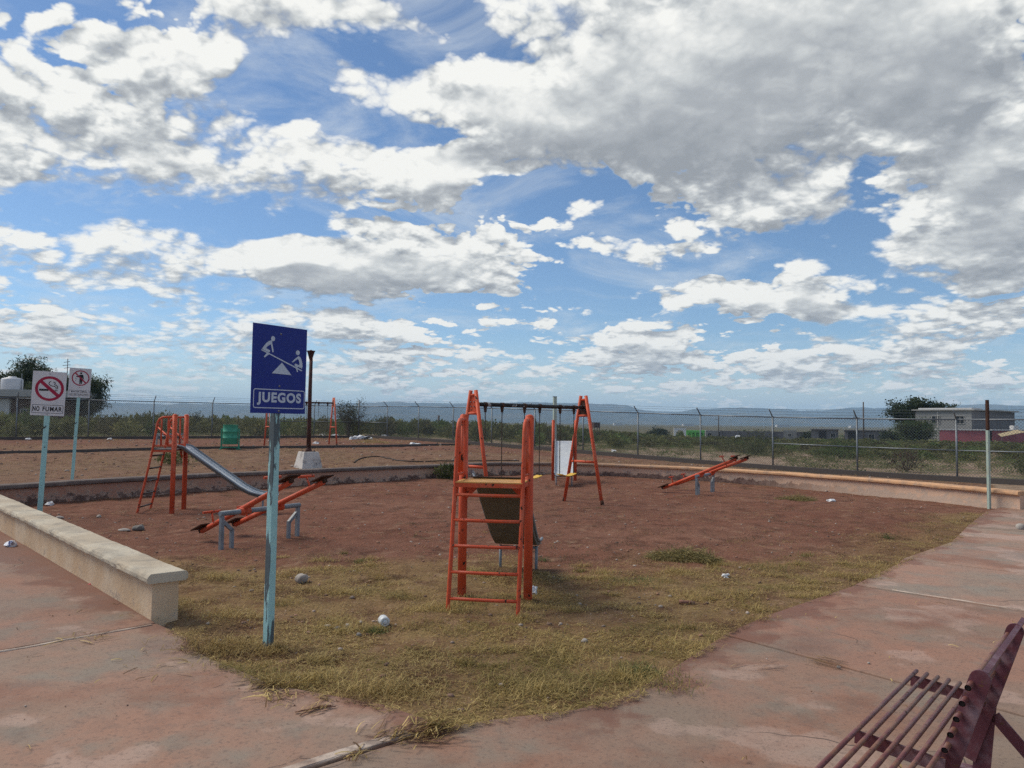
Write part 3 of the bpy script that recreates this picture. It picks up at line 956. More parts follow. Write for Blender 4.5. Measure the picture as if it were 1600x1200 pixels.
# ------------------------------------------------------------------ low walls with bench caps
def plaster(name, c1, c2, c3, peel_amt, grad=None):
    m = bpy.data.materials.new(name); m.use_nodes = True
    t = m.node_tree; t.nodes.clear(); n = N(t)
    out = n.new('ShaderNodeOutputMaterial'); bs = n.new('ShaderNodeBsdfPrincipled'); n.link(bs.outputs[0], out.inputs[0])
    pos = n.new('ShaderNodeNewGeometry').outputs['Position']
    sp = n.new('ShaderNodeSeparateXYZ'); n.link(pos, sp.inputs[0])
    if grad:
        f = n.step(n.m('MULTIPLY_ADD', n.noise(pos, 0.5, 3), 2.0, sp.outputs[0]), grad[0] + 1.0, grad[1] + 1.0)
        base = n.mix(f, c1, c2)
    else:
        base = n.mix(n.step(n.noise(pos, 1.5, 5), 0.4, 0.65), c1, c2)
    base = n.mix(n.m('MULTIPLY', n.step(n.noise(pos, 3.5, 6, 0.62), 0.45, 0.7), 0.6), base, c3)
    # paint lost to rising damp: more of it low on the wall
    pe = n.m('ADD', n.noise(n.v('MULTIPLY', pos, (1, 1, 1.3)), 4.2, 8, 0.70), n.m('MULTIPLY', n.m('MULTIPLY_ADD', n.noise(pos, 0.45, 2), 1.1, 0.45), n.m('MULTIPLY', n.step(sp.outputs[2], 0.30, 0.0), peel_amt)))
    # a ragged band along the foot where the damp has taken everything
    bz = n.m('MULTIPLY_ADD', n.m('SUBTRACT', n.noise(pos, 5.0, 7, 0.65), 0.5), -0.42, sp.outputs[2])
    band = n.m('MULTIPLY', n.step(bz, 0.14, 0.09), n.m('MULTIPLY', n.step(sp.outputs[0], 9.0, 6.0), n.step(sp.outputs[0], 0.5, 2.5))) if grad else 0.0
    f = n.m('MAXIMUM', n.m('MULTIPLY', n.step(pe, 0.645, 0.715), n.step(sp.outputs[0], 8.0, 0.0) if grad else 1.0), band)
    base = n.mix(f, base, n.mix(n.step(n.noise(pos, 9, 4), 0.4, 0.6), (0.135, 0.082, 0.068), (0.215, 0.140, 0.115)))
    f2 = n.step(pe, 0.60, 0.65)
    base = n.mix(n.m('MULTIPLY', n.m('SUBTRACT', f2, f, clamp=True), 0.5), base, (0.42, 0.36, 0.31))
    n.link(base, bs.inputs['Base Color'])
    bs.inputs['Roughness'].default_value = 0.9; bs.inputs['Specular IOR Level'].default_value = 0.15
    bp = n.new('ShaderNodeBump'); bp.inputs['Strength'].default_value = 0.4; bp.inputs['Distance'].default_value = 0.02
    n.link(n.m('SUBTRACT', n.noise(pos, 22, 6, 0.6), n.m('MULTIPLY', f, 0.6)), bp.inputs['Height']); n.link(bp.outputs[0], bs.inputs['Normal'])
    return m


M['plaster_near'] = plaster('cream_plaster', (0.58, 0.415, 0.265), (0.66, 0.52, 0.37), (0.50, 0.37, 0.25), 0.02)
M['cap_near'] = plaster('cream_cap', (0.46, 0.385, 0.29), (0.54, 0.48, 0.38), (0.22, 0.20, 0.175), -0.01)
M['plaster_far'] = plaster('pink_plaster', (0.40, 0.215, 0.155), (0.64, 0.43, 0.31), (0.50, 0.35, 0.25), 0.20, (-9.5, 5.0))
M['cap_far'] = plaster('weathered_cap', (0.135, 0.105, 0.095), (0.62, 0.36, 0.20), (0.23, 0.185, 0.16), -0.06, (-1.0, 7.0))


def smooth_path(pts, k=6):
    out = []
    P = [np.array(p, float) for p in pts]
    for i in range(len(P) - 1):
        p0 = P[max(i - 1, 0)]; p1 = P[i]; p2 = P[i + 1]; p3 = P[min(i + 2, len(P) - 1)]
        for s in range(k):
            t = s / k
            out.append(tuple(0.5 * ((2 * p1) + (-p0 + p2) * t + (2 * p0 - 5 * p1 + 4 * p2 - p3) * t ** 2 + (-p0 + 3 * p1 - 3 * p2 + p3) * t ** 3)))
    out.append(tuple(P[-1]))
    return out


def cap_profile(d0, d1, z0, z1):
    r = 0.03
    return [(d0 + 0.015, z0), (d1 - 0.015, z0), (d1, z0 + 0.02), (d1, z1 - r), (d1 - 0.012, z1 - 0.010), (d1 - r, z1), (d0 + r, z1), (d0 + 0.012, z1 - 0.010), (d0, z1 - r), (d0, z0 + 0.02)]


WP = smooth_path(WALL, 6)
# a little unevenness along the cap, as hand-trowelled mortar has
WP3 = [(x, y, float((vnoise(np.array(x * 0.9), np.array(y * 0.9), 5) - 0.5) * 0.022)) for x, y in WP]
w1 = thing('bench_wall', 'long curved low wall with peeling pink plaster round the far side of the playground', 'low wall', (0, 0, 0))
MB().sweep(WP, [(-0.19, -0.15), (-0.19, 0.30), (0, 0.30), (0, -0.15)]).build('wall_body', M['plaster_far'], w1)
MB().sweep(WP3, cap_profile(-0.255, 0.065, 0.302, 0.385), 0.003, 5).build('cap', M['cap_far'], w1)
w2 = thing('bench_wall', 'short straight cream wall with a wide cap beside the left pavement', 'low wall', (0, 0, 0))
NP = [(NEAR0[0] + NEARD[0] * s, NEAR0[1] + NEARD[1] * s) for s in np.linspace(0, NEARLEN, 110)]
NP3 = [(x, y, float((vnoise(np.array(x * 1.4), np.array(y * 1.4), 9) - 0.5) * 0.012)) for x, y in NP]
NPc = [(NEAR0[0] - NEARD[0] * 0.045, NEAR0[1] - NEARD[1] * 0.045, 0.0)] + NP3[1:]
MB().sweep(NP, [(-0.10, -0.15), (-0.10, 0.315), (0.10, 0.315), (0.10, -0.15)]).build('wall_body', M['plaster_near'], w2)
MB().sweep(NPc, cap_profile(-0.155, 0.155, 0.317, 0.395), 0.0022, 4).build('cap', M['cap_near'], w2, bevel=0.006)

# ------------------------------------------------------------------ kerbs in the yard
K2 = [(-30, 24.6), (-23.5, 26.2), (-18.61, 27.59), (-16.39, 28.5), (-14.33, 29.7), (-11.83, 30.75), (-9.21, 31.5), (-6.59, 32.7), (-4.67, 34.4), (-2.14, 38.6)]
K2 = smooth_path(K2, 4)
tag(MB().sweep([(x, y, tzf(x, y)) for x, y in K2], [(-0.06, -0.2), (-0.06, 0.10), (0.06, 0.10), (0.06, -0.2)]).build('kerb', M['kerb_dark']), kind='structure')


def fence_base(a, b, h, name='kerb'):
    pts = [tuple(a + (b - a) * s) for s in np.linspace(0, 1, 30)]
    tag(MB().sweep([(x, y, tzf(x, y)) for x, y in pts], [(-0.09, -0.4), (-0.09, h), (0.09, h), (0.09, -0.4)]).build(name, M['kerb_dark']), kind='structure')


dR = (FENCE_R1 - FENCE_R0) / np.linalg.norm(FENCE_R1 - FENCE_R0)
fence_base(FENCE_R0, FENCE_R1 + dR * 6.1, 0.17)
dL = (FENCE_L1 - FENCE_R0) / np.linalg.norm(FENCE_L1 - FENCE_R0)
fence_base(FENCE_R0 + dL * 0.12, FENCE_L1 + dL * 6.1, 0.14)
tag(MB().lathe([(0.0, 0.0), (2.4, -0.0), (2.0, 0.35), (1.2, 0.75), (0.5, 0.9), (0.0, 0.92)], 24, Matrix.Translation((-11.2, 66, 0.35)) @ Matrix.Scale(1.15, 4, (1, 0, 0))).build('dirt_mound', e_yard), kind='structure')

# ================================================================== playground equipment
print('equipment')


def make_slide(label, loc, rotz, deck, rung_mat, chute_len=1.0):
    """ladder at y = 0, posts at y = 0.56, chute running towards +y"""
    r = thing('playground_slide', label, 'slide', loc, rotz, 'orange playground slides')
    W = 0.30
    for s in (-1, 1):
        x = s * W
        st = [(x, 0.0, -0.10), (x, 0.0, 0.0), (x, 0.115, 0.55), (x, 0.210, 1.05), (x, 0.265, 1.42), (x, 0.28, 1.52), (x, 0.31, 1.58), (x, 0.36, 1.612), (x, 0.56, 1.62)]
        MB().tube(st, 0.0185, 12).build('handrail', M['orange'], r)
        MB().tube([(x * 1.02, 0.56, -0.15), (x * 1.02, 0.56, 1.645)], 0.040, 20).lathe(
            [(0.040, 1.645), (0.036, 1.658), (0.020, 1.667), (0.0, 1.670)], 20, Matrix.Translation((x * 1.02, 0.56, 0))).build('post', M['orange'], r)
        g = MB().tube([(x, 0.224, 1.13), (x, 0.56, 1.13)], 0.016, 8)
        g.build('guard_rail', M['orange'], r)
        for y in (0.345, 0.455):
            MB().tube([(x, y, 1.13), (x, y, 1.60)], 0.015, 8).build('baluster', M['orange'], r)
    for k, z in enumerate((0.10, 0.315, 0.53, 0.745, 0.96)):
        y = 0.210 * z / 1.05
        MB().tube([(-W, y, z), (-W * 0.33, y, z - 0.003), (W * 0.33, y, z - 0.003), (W, y, z)], 0.0145, 10).build('rung', rung_mat[k % len(rung_mat)], r)
    MB().box((0, 0.405, 1.066), (0.60, 0.42, 0.012)).build('platform', deck, r, bevel=0.003)
    f = MB().box((0, 0.205, 1.042), (0.575, 0.03, 0.035))
    for s in (-1, 1):
        f.box((s * 0.292, 0.40, 1.042), (0.028, 0.355, 0.034))
        f.prism([(0.0, 0.0), (0.13, 0.0), (0.0, -0.13)], -0.006, 0.006,
                Matrix.Translation((s * 0.262, 0.515, 1.02)) @ Matrix.Rotation(math.pi / 2, 4, 'X') @ Matrix.Scale(-s, 4, (1, 0, 0)))
    f.build('platform_frame', M['orange'], r)
    # chute: straight fall, then a run-out
    P = [(0.58, 1.088), (0.68, 1.062), (0.78, 0.985), (1.50, 0.475), (1.65, 0.375), (1.80, 0.300), (1.96, 0.258), (2.10, 0.245), (2.20, 0.250)]
    P = smooth_path(P, 4)
    def shell(d, z_off):
        return d, z_off
    prof_out = [(-0.240, 0.050), (-0.228, 0.0), (0.228, 0.0), (0.240, 0.050)]
    prof = prof_out + [(0.234, 0.050), (0.222, 0.006), (-0.222, 0.006), (-0.234, 0.050)]
    vs = []
    for i, (y, z) in enumerate(P):
        a = P[max(i - 1, 0)]; b = P[min(i + 1, len(P) - 1)]
        ty, tz_ = b[0] - a[0], b[1] - a[1]; l = math.hypot(ty, tz_); ny, nz_ = -tz_ / l, ty / l
        vs.append([(x, y + ny * h, z + nz_ * h) for x, h in prof])
    m = len(prof)
    top = MB(); bot = MB()
    flat = [p for row in vs for p in row]
    ft = []; fb = []
    for i in range(len(P) - 1):
        for jj in range(m):
            a = i * m + jj; b = i * m + (jj + 1) % m
            (fb if jj in (0, 1, 2) else ft).append((a, a + m, b + m, b))
    MB().add(flat, ft, False).build('chute', M['chute'], r, fix=False)
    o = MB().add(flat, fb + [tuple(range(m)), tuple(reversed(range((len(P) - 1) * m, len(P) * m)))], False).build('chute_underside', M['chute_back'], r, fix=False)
    for s in (-1, 1):
        pts = []
        for i, (y, z) in enumerate(P):
            q = vs[i]
            c = q[0] if s < 0 else q[3]
            pts.append((c[0], c[1], c[2]))
        MB().tube(pts, 0.017, 8).build('chute_rail', M['grey_steel'], r)
        MB().tube([(s * 0.20, 2.02, -0.10), (s * 0.20, 2.02, 0.240)], 0.016, 10).build('leg', M['grey_steel'], r)
    MB().tube([(-0.20, 2.02, 0.222), (0.20, 2.02, 0.222)], 0.014, 8).build('leg_brace', M['grey_steel'], r)
    return r


OW = M['orange_worn']; OR = M['orange']; BR = M['black_rung']
make_slide('orange slide nearest the camera with a yellow platform, seen from its ladder side', (-0.225, 6.42, 0), R(-9), M['deck'], [OW, OW, OW, OR, OR])
make_slide('orange slide left of the blue sign, side on, with dark rungs and silver chute', (-6.28, 13.03, 0), R(-84), M['deck_dark'], [BR])
make_slide('far orange slide behind the swing, its silver chute facing the camera', (1.50, 21.45, 0), R(176), M['deck_dark'], [OR, BR])


def make_swing(label, loc, rotz, seats, span=2.96):
    """bar along +x, frames at both ends; seats = per swing: 'seat', 'chains' or None"""
    r = thing('swing_set', label, 'swing set', loc, rotz, 'orange swing sets')
    H = 2.14
    for s in (-1, 1):
        x = s * span / 2
        f = MB()
        for q in (-1, 1):
            MB().tube([(x, q * 0.515, -0.12), (x, q * 0.065, H)], 0.034, 14).build('leg', M['orange'], r)
            MB().tube([(x, q * 0.500, -0.02), (x, q * 0.484, 0.085)], 0.0365, 12).build('rusty_foot', M['rust'], r)
        MB().tube([(x, -0.085, 2.06), (x, 0.085, 2.06)], 0.024, 10).build('top_brace', M['orange'], r)
        MB().tube([(x, -0.15, 1.74), (x, 0.15, 1.74)], 0.024, 10).build('upper_brace', M['orange'], r)
        MB().tube([(x, -0.345, 0.82), (x, 0.345, 0.82)], 0.026, 10).build('lower_brace', M['orange'], r)
        MB().prism([(-0.075, 2.05), (0.075, 2.05), (0.142, 1.75), (-0.142, 1.75)], -0.004, 0.004,
                   Matrix.Translation((x, 0, 0)) @ Matrix(((0, 0, 1, 0), (1, 0, 0, 0), (0, 1, 0, 0), (0, 0, 0, 1)))).build('gusset_plate', M['rust'] if s > 0 else M['orange'], r)
        for yy in (-0.04, 0.04):
            for zz in (1.86, 1.94):
                MB().tube([(x - 0.03, yy, zz), (x - 0.004, yy, zz)], 0.009, 6).build('bolt', M['bolt'], r)
    MB().tube([(-span / 2 + 0.006, 0, 1.90), (span / 2 - 0.006, 0, 1.90)], 0.036, 14).build('top_bar', M['swing_bar'], r)
    n = len(seats)
    w = 0.41
    gap = (span - n * w) / n
    for i, kind in enumerate(seats):
        xc = -span / 2 + gap / 2 + w / 2 + i * (w + gap)
        for s in (-1, 1):
            x = xc + s * w / 2
            h = MB().tube([(x - 0.03, 0, 1.90), (x + 0.03, 0, 1.90)], 0.045, 12)
            h.prism([(-0.035, 0), (0.035, 0), (0.018, -0.10), (-0.018, -0.10)], -0.012, 0.012, Matrix.Translation((x, 0, 1.865)) @ Matrix.Rotation(math.pi / 2, 4, 'X'))
            hg = h.build('hanger', M['rust'], r)
            bottom = 0.60
            if kind == 'chains':
                bottom = 0.42 if s > 0 else 1.32
            c = MB()
            z = 1.775; k = 0
            xx = x
            while z > bottom:
                # chain links, turned a quarter from one to the next
                l = 0.048
                if k % 2:
                    c.box((xx, 0, z - l / 2), (0.006, 0.018, l))
                else:
                    c.box((xx, 0, z - l / 2), (0.018, 0.006, l))
                z -= l * 0.92; k += 1
            c.build('chain', M['chain'], r)
        if kind == 'seat':
            sw = MB()
            sec = [(-w / 2 - 0.01, 0.605), (-w / 4, 0.572), (0, 0.560), (w / 4, 0.572), (w / 2 + 0.01, 0.605)]
            vs = []
            for (x, z) in sec:
                vs += [(xc + x, -0.075, z), (xc + x, 0.075, z), (xc + x, 0.075, z - 0.014), (xc + x, -0.075, z - 0.014)]
            fs = [(0, 1, 2, 3), (16, 19, 18, 17)]
            for k in range(4):
                for q in range(4):
                    a = k * 4 + q; b = k * 4 + (q + 1) % 4
                    fs.append((a, a + 4, b + 4, b))
            sw.add(vs, fs).build('seat', M['yellow'], r)
    return r


make_swing('orange swing set behind the nearest slide with black and white bar and yellow seats', (0.385, 14.165, 0), math.atan2(2.07, 2.11), ['chains', 'seat', 'seat'])
sw2 = make_swing('small far orange swing set behind the brown lamp post near the fence corner', (-9.22, 33.2, 0.455), R(34), ['chains', 'chains', 'chains'], 2.9)
for ch in sw2.children:
    if ch.name.split('.')[0] == 'top_bar':
        ch.data.materials[0] = M['kerb_dark']
    if ch.data and ch.data.materials[0] == M['orange']:
        ch.data.materials[0] = M['orange_pale']


def make_seesaw(label, loc, rotz, sep=0.265):
    """pivot bar along +x, beams along y"""
    r = thing('seesaw', label, 'seesaw', loc, rotz, 'double orange seesaws')
    L = 0.60
    MB().tube([(-L - 0.03, 0, 0.43), (L + 0.03, 0, 0.43)], 0.032, 14).build('pivot_bar', M['grey_steel'], r)
    for s in (-1, 1):
        MB().beam((s * L, 0, -0.1), (s * L, 0, 0.405), 0.045, 0.045, (0, 1, 0)).build('leg', M['grey_steel'], r)
        l = MB().beam((s * L - s * 0.02, 0.0, 0.33), (s * (L - 0.15), 0, 0.215), 0.042, 0.040, (0, 1, 0))
        l.beam((s * (L - 0.15), 0, 0.228), (s * (L - 0.15), 0, -0.1), 0.042, 0.040, (0, 1, 0))
        l.build('bent_leg', M['grey_steel'], r)
    for x, tl in ((-sep, -23.5), (sep, -21.5)):
        B = Matrix.Translation((x, 0, 0.445)) @ Matrix.Rotation(R(tl), 4, 'X')
        pt = lambda a, b, c: tuple(B @ Vector((a, b, c)))
        beam = MB().tube([pt(0, -0.92, 0.03), pt(0, 0.92, 0.03)], 0.034, 14).build('seesaw_beam', M['orange'], r)
        MB().tube([(x - 0.075, 0, 0.43), (x + 0.075, 0, 0.43)], 0.043, 14).build('pivot_sleeve', M['orange'], r)
        g = MB()
        for s in (-1, 1):
            g.prism([(0, 0), (0.12, 0), (0, -0.07)], -0.005, 0.005, B @ Matrix.Translation((0.0, s * 0.03, 0.0)) @ Matrix.Rotation(math.pi / 2 * s, 4, 'Z') @ Matrix.Rotation(math.pi / 2, 4, 'X'))
        g.build('gusset', M['orange'], r)
        for s in (-1, 1):
            st = MB().box(pt(0, s * 0.90, 0.082), (0.20, 0.24, 0.014), B.to_3x3())
            st.box(pt(0, s * 0.92, 0.045), (0.05, 0.08, 0.06), B.to_3x3(), 1.1)
            st.build('seat', M['rust'], r)
            MB().tube([pt(0, s * 0.66, 0.05), pt(0, s * 0.64, 0.20)], 0.013, 8).tube([pt(-0.13, s * 0.64, 0.20), pt(0.13, s * 0.64, 0.20)], 0.017, 10).build('handle', M['orange'], r)
    return r


ang1 = math.atan2(1.0, 0.65)
ss = make_seesaw('double orange seesaw on grey legs beside the blue sign post', (-3.23, 9.88, 0), math.atan2(0.84, 0.54))
make_seesaw('far double orange seesaw standing alone near the right stretch of curved wall', (4.48, 17.5, 0), math.atan2(0.84, 0.54), 0.40)
s3 = place_copy(ss, (-14.85, 33.0, tzf(-14.85, 33.0)), R(230), 'distant faded seesaw seen through the rails of the left slide')

# ------------------------------------------------------------------ bench
bench = thing('park_bench', 'maroon metal bench with round bars at the right front corner', 'bench', (2.142, 3.474, 0.0), math.atan2(0.759, 0.651))
seat_z = lambda y: 0.418 + 0.085 * y
for k in range(7):
    y = 0.045 * k
    MB().tube([(-1.75, y, seat_z(y)), (0.0, y, seat_z(y))], 0.0092, 12).build('seat_bar', M['bench_bar'], bench)
for x in (-0.045, -0.905, -1.62):
    MB().beam((x, -0.02, seat_z(0.0) - 0.036), (x, 0.285, seat_z(0.285) - 0.036), 0.008, 0.050).build('seat_support', M['maroon'], bench)
back0 = Vector((0, 0.0, 0.377))
back_dir = Vector((0, -0.307, 0.952)).normalized()
back_n = Vector((0, back_dir.z, -back_dir.y))
for x in (0.03, -0.83):
    # flat upright with a rounded top; the tubes pass through it near its front edge
    poly = [(-0.014, -0.30), (-0.014, 0.34)]
    for a in np.linspace(180, 0, 9):
        poly.append((0.0205 + 0.0345 * math.cos(R(a)), 0.34 + 0.034 * math.sin(R(a))))
    poly += [(0.055, -0.30)]
    Mx = Matrix.Identity(4)
    u = -back_n; v_ = back_dir
    for k in range(3):
        Mx[k][0] = u[k]; Mx[k][1] = v_[k]; Mx[k][2] = (1, 0, 0)[k]
    MB().prism(poly, -0.005, 0.005, Matrix.Translation(back0 + Vector((x, 0, 0))) @ Mx).build('back_upright', M['maroon'], bench, bevel=0.002)
for k in range(-1, 6):
    c = back0 + back_dir * (0.0626 * k)
    tb = MB().tube([(-0.90, c.y, c.z), (0.10, c.y, c.z)], 0.0112, 14, caps=False).build('back_bar', M['bench_bar'], bench)
    MB().tube([(-0.897, c.y, c.z), (0.097, c.y, c.z)], 0.0088, 10).build('bar_bore', M['inside'], tb)
ct = back0 + back_dir * 0.365 - back_n * 0.026
MB().beam((-0.82, ct.y, ct.z), (0.20, ct.y, ct.z), 0.020, 0.012, tuple(back_dir)).build('top_rail', M['maroon'], bench)
for x in (0.044, -0.816):
    MB().beam((x, 0.02, 0.03), (x, -0.012, 0.36), 0.07, 0.008, (1, 0, 0)).build('leg', M['maroon'], bench)
    MB().beam((x, -0.30, 0.036), (x, 0.10, 0.036), 0.06, 0.012).build('foot', M['maroon'], bench)
    MB().beam((x, -0.27, 0.04), (x, -0.035, 0.30), 0.05, 0.008, (1, 0, 0)).build('brace', M['maroon'], bench)

# ------------------------------------------------------------------ signs
def rounded_frame(mb, x0, y0, x1, y1, r, w, z0, z1, Mx):
    """thin rectangular line with rounded corners"""
    def loop(d):
        o = []
        for cx, cy, a0 in ((x1 - r, y1 - r, 0), (x0 + r, y1 - r, 90), (x0 + r, y0 + r, 180), (x1 - r, y0 + r, 270)):
            for a in np.linspace(a0, a0 + 90, 5):
                o.append((cx + (r - d) * math.cos(R(a)), cy + (r - d) * math.sin(R(a))))
        return o
    a = loop(0); b = loop(w); k = len(a)
    vs = [Mx @ Vector((x, y, z1)) for x, y in a] + [Mx @ Vector((x, y, z1)) for x, y in b]
    mb.add(vs, [(i, (i + 1) % k, k + (i + 1) % k, k + i) for i in range(k)])


def ellipse(cx, cy, rx, ry, n=40):
    return [(cx + rx * math.cos(2 * math.pi * i / n), cy + ry * math.sin(2 * math.pi * i / n)) for i in range(n)]


def ring(mb, cx, cy, rx, ry, w, z, Mx, n=56):
    a = ellipse(cx, cy, rx, ry, n); b = ellipse(cx, cy, rx - w, ry - w, n)
    vs = [Mx @ Vector((x, y, z)) for x, y in a] + [Mx @ Vector((x, y, z)) for x, y in b]
    mb.add(vs, [(i, (i + 1) % n, n + (i + 1) % n, n + i) for i in range(n)])


def flat(mb, poly, z, Mx):
    k = len(poly)
    ar = sum(poly[i][0] * poly[(i + 1) % k][1] - poly[(i + 1) % k][0] * poly[i][1] for i in range(k))
    if ar < 0: poly = poly[::-1]
    mb.add([Mx @ Vector((x, y, z)) for x, y in poly], [tuple(range(k))])


def stroke(pts, w):
    """polyline to a ribbon polygon"""
    P = [Vector(p) for p in pts]; k = len(P); l = []; r_ = []
    for i in range(k):
        t = (P[min(i + 1, k - 1)] - P[max(i - 1, 0)]).normalized(); nn = Vector((-t.y, t.x)) * w / 2
        l.append(tuple(P[i] + nn)); r_.append(tuple(P[i] - nn))
    return l + r_[::-1]


def lettering(text, cx, cy, w, h, z, Mx, material, parent, bold=0.02, name='lettering'):
    cu = bpy.data.curves.new('lettering', 'FONT')
    cu.body = text; cu.offset = bold; cu.extrude = 0.0; cu.space_character = 1.14
    to = bpy.data.objects.new('lettering_source', cu)
    C.objects.link(to)
    bpy.context.view_layer.update()
    dg = bpy.context.evaluated_depsgraph_get()
    me = bpy.data.meshes.new_from_object(to.evaluated_get(dg))
    bpy.data.objects.remove(to); bpy.data.curves.remove(cu)
    co = np.array([v.co[:] for v in me.vertices])
    lo = co.min(0); hi = co.max(0)
    me.name = name
    for v in me.vertices:
        v.co = Mx @ Vector(((v.co.x - (lo[0] + hi[0]) / 2) * w / (hi[0] - lo[0]) + cx, (v.co.y - (lo[1] + hi[1]) / 2) * h / (hi[1] - lo[1]) + cy, z))
    me.materials.clear(); me.materials.append(material)
    o = bpy.data.objects.new(name, me); C.objects.link(o); o.parent = parent
    return o


def sign_matrix(z):
    """sign plane: x to the right, y up, facing -Y of the sign's own frame"""
    return Matrix(((1, 0, 0, 0), (0, 0, -1, 0), (0, 1, 0, z), (0, 0, 0, 1)))


def panel(mb_mat, w, h, zc, r, name='sign_panel', warp=0.0, y0=-0.036):
    """sheet metal panel, slightly bent as old ones are"""
    nx, ny = 9, 9
    vs = []; fs = []
    for s, dy in ((0, 0.0), (1, 0.003)):
        for i in range(ny):
            for k in range(nx):
                x = (k / (nx - 1) - 0.5) * w; z = (i / (ny - 1) - 0.5) * h
                vs.append((x, y0 + dy, zc + z))
    def iv(s, i, k): return s * nx * ny + i * nx + k
    for i in range(ny - 1):
        for k in range(nx - 1):
            fs.append((iv(0, i, k), iv(0, i, k + 1), iv(0, i + 1, k + 1), iv(0, i + 1, k)))
            fs.append((iv(1, i, k), iv(1, i + 1, k), iv(1, i + 1, k + 1), iv(1, i, k + 1)))
    for k in range(nx - 1):
        fs.append((iv(0, 0, k), iv(1, 0, k), iv(1, 0, k + 1), iv(0, 0, k + 1)))
        fs.append((iv(0, ny - 1, k), iv(0, ny - 1, k + 1), iv(1, ny - 1, k + 1), iv(1, ny - 1, k)))
        fs.append((iv(0, k, 0), iv(0, k + 1, 0), iv(1, k + 1, 0), iv(1, k, 0)))
        fs.append((iv(0, k, nx - 1), iv(1, k, nx - 1), iv(1, k + 1, nx - 1), iv(0, k + 1, nx - 1)))
    return MB().add(vs, fs).build(name, mb_mat, r)


# blue sign
sg = thing('sign', 'blue playground sign on a peeling teal post with pale seesaw figures and a word', 'sign', (-1.69, 5.385, 0), R(56))
W_, H_ = 0.475, 0.622
zc = 1.952
MB().prism([(-0.027, -0.027), (0.027, -0.027), (0.027, 0.027), (-0.027, 0.027)], -0.2, 2.2).build('post', M['teal_peeling'], sg, bevel=0.004)
pn = panel(M['sign_blue'], W_, H_, zc, sg)
Mx = Matrix.Translation((0, -0.0365, 0)) @ sign_matrix(zc)


def juv(px, py):
    """position on the sign read off its four corners"""
    v = (py - (75 + (px - 100) * 0.118)) / (1092 - (px - 90) * 0.118)
    xl = 108 - 40 * v; xr = 752 - 32 * v
    u = (px - xl) / (xr - xl)
    # the near (left) edge is larger in the picture: undo the foreshortening
    kk = 1.076
    u = u * kk / (1 + (kk - 1) * u) if False else u / (kk - (kk - 1) * u)
    return ((u - 0.5) * W_, (0.5 - v) * H_)


gm = MB()
zp = 0.0012
J = lambda pts: [juv(*p) for p in pts]
flat(gm, J([(342 + 25 * math.cos(a), 267 + 31 * math.sin(a)) for a in np.linspace(0, 6.283, 20)[:-1]]), zp, Mx)
flat(gm, J([(322, 287), (292, 296), (262, 320), (232, 357), (208, 392), (292, 436), (306, 424), (306, 408), (288, 398), (258, 382), (280, 356), (316, 334), (334, 432), (347, 430), (347, 398), (336, 340), (331, 300)]), zp, Mx)
flat(gm, J([(272, 436), (230, 484), (241, 496), (302, 450)]), zp + .0002, Mx)
flat(gm, J([(205, 396), (688, 641), (682, 655), (200, 408)]), zp + .0004, Mx)
flat(gm, J([(637 + 24 * math.cos(a), 430 + 29 * math.sin(a)) for a in np.linspace(0, 6.283, 20)[:-1]]), zp, Mx)
flat(gm, J([(643, 472), (664, 480), (680, 512), (691, 560), (691, 600), (684, 622), (640, 600), (632, 606), (600, 592), (598, 566), (612, 562), (650, 580), (656, 566), (648, 522), (634, 506), (576, 550), (565, 541), (606, 502)]), zp, Mx)
flat(gm, J([(606, 598), (626, 664), (638, 660), (628, 606)]), zp + .0002, Mx)
flat(gm, J([(447, 553), (325, 683), (560, 703)]), zp, Mx)
gm.build('seesaw_pictogram', M['print_pale'], sg, fix=False)
fr = MB()
x0, y0 = juv(95, 1086); x1, y1 = juv(714, 905)
rounded_frame(fr, -W_ / 2 + 0.018, (0.5 - 0.945) * H_, W_ / 2 - 0.008, (0.5 - 0.727) * H_, 0.018, 0.0065, 0, zp, Mx)
fr.build('text_frame', M['print_pale'], sg, fix=False)
lettering('JUEGOS', 0.004, (0.5 - 0.836) * H_, 0.385, 0.092, zp, Mx, M['print_pale'], sg, 0.042)
for (px, py) in ((450, 210), (427, 838), (405, 1135)):
    u, v = juv(px, py)
    MB().lathe([(0.0, 0.006), (0.005, 0.005), (0.008, 0.0)], 10, Mx @ Matrix.Translation((0.0, v, 0))).build('bolt', M['bolt'], sg)


def white_sign(label, loc, rotz, top):
    r = thing('sign', label, 'sign', loc, rotz, 'white notice signs on teal posts')
    r['zc'] = top - 0.3575
    del r['zc']
    return r


W1, H1 = 0.472, 0.715
# no smoking
s1 = white_sign('large white no smoking sign with thick red ring on a teal post', (-7.60, 12.28, 0), R(30), 2.4)
z1 = 1.975
MB().prism([(-0.038, -0.038), (0.038, -0.038), (0.038, 0.038), (-0.038, 0.038)], -0.2, z1 - 0.30).prism(
    [(-0.037, -0.02), (0.037, -0.02), (0.037, 0.037), (-0.037, 0.037)], z1 - 0.30, z1 + 0.2).build('post', M['teal'], s1, bevel=0.005)
panel(M['sign_white'], W1, H1, z1, s1, y0=-0.046)
Mx = Matrix.Translation((0, -0.0465, 0)) @ sign_matrix(z1)


def uv1(px, py):
    v = (py - 240 - (px - 118) * 0.04) / 822.0
    xl = 118 - 53 * v; xr = 755 - 37 * v
    return (((px - xl) / (xr - xl) - 0.5) * W1, (0.5 - v) * H1)


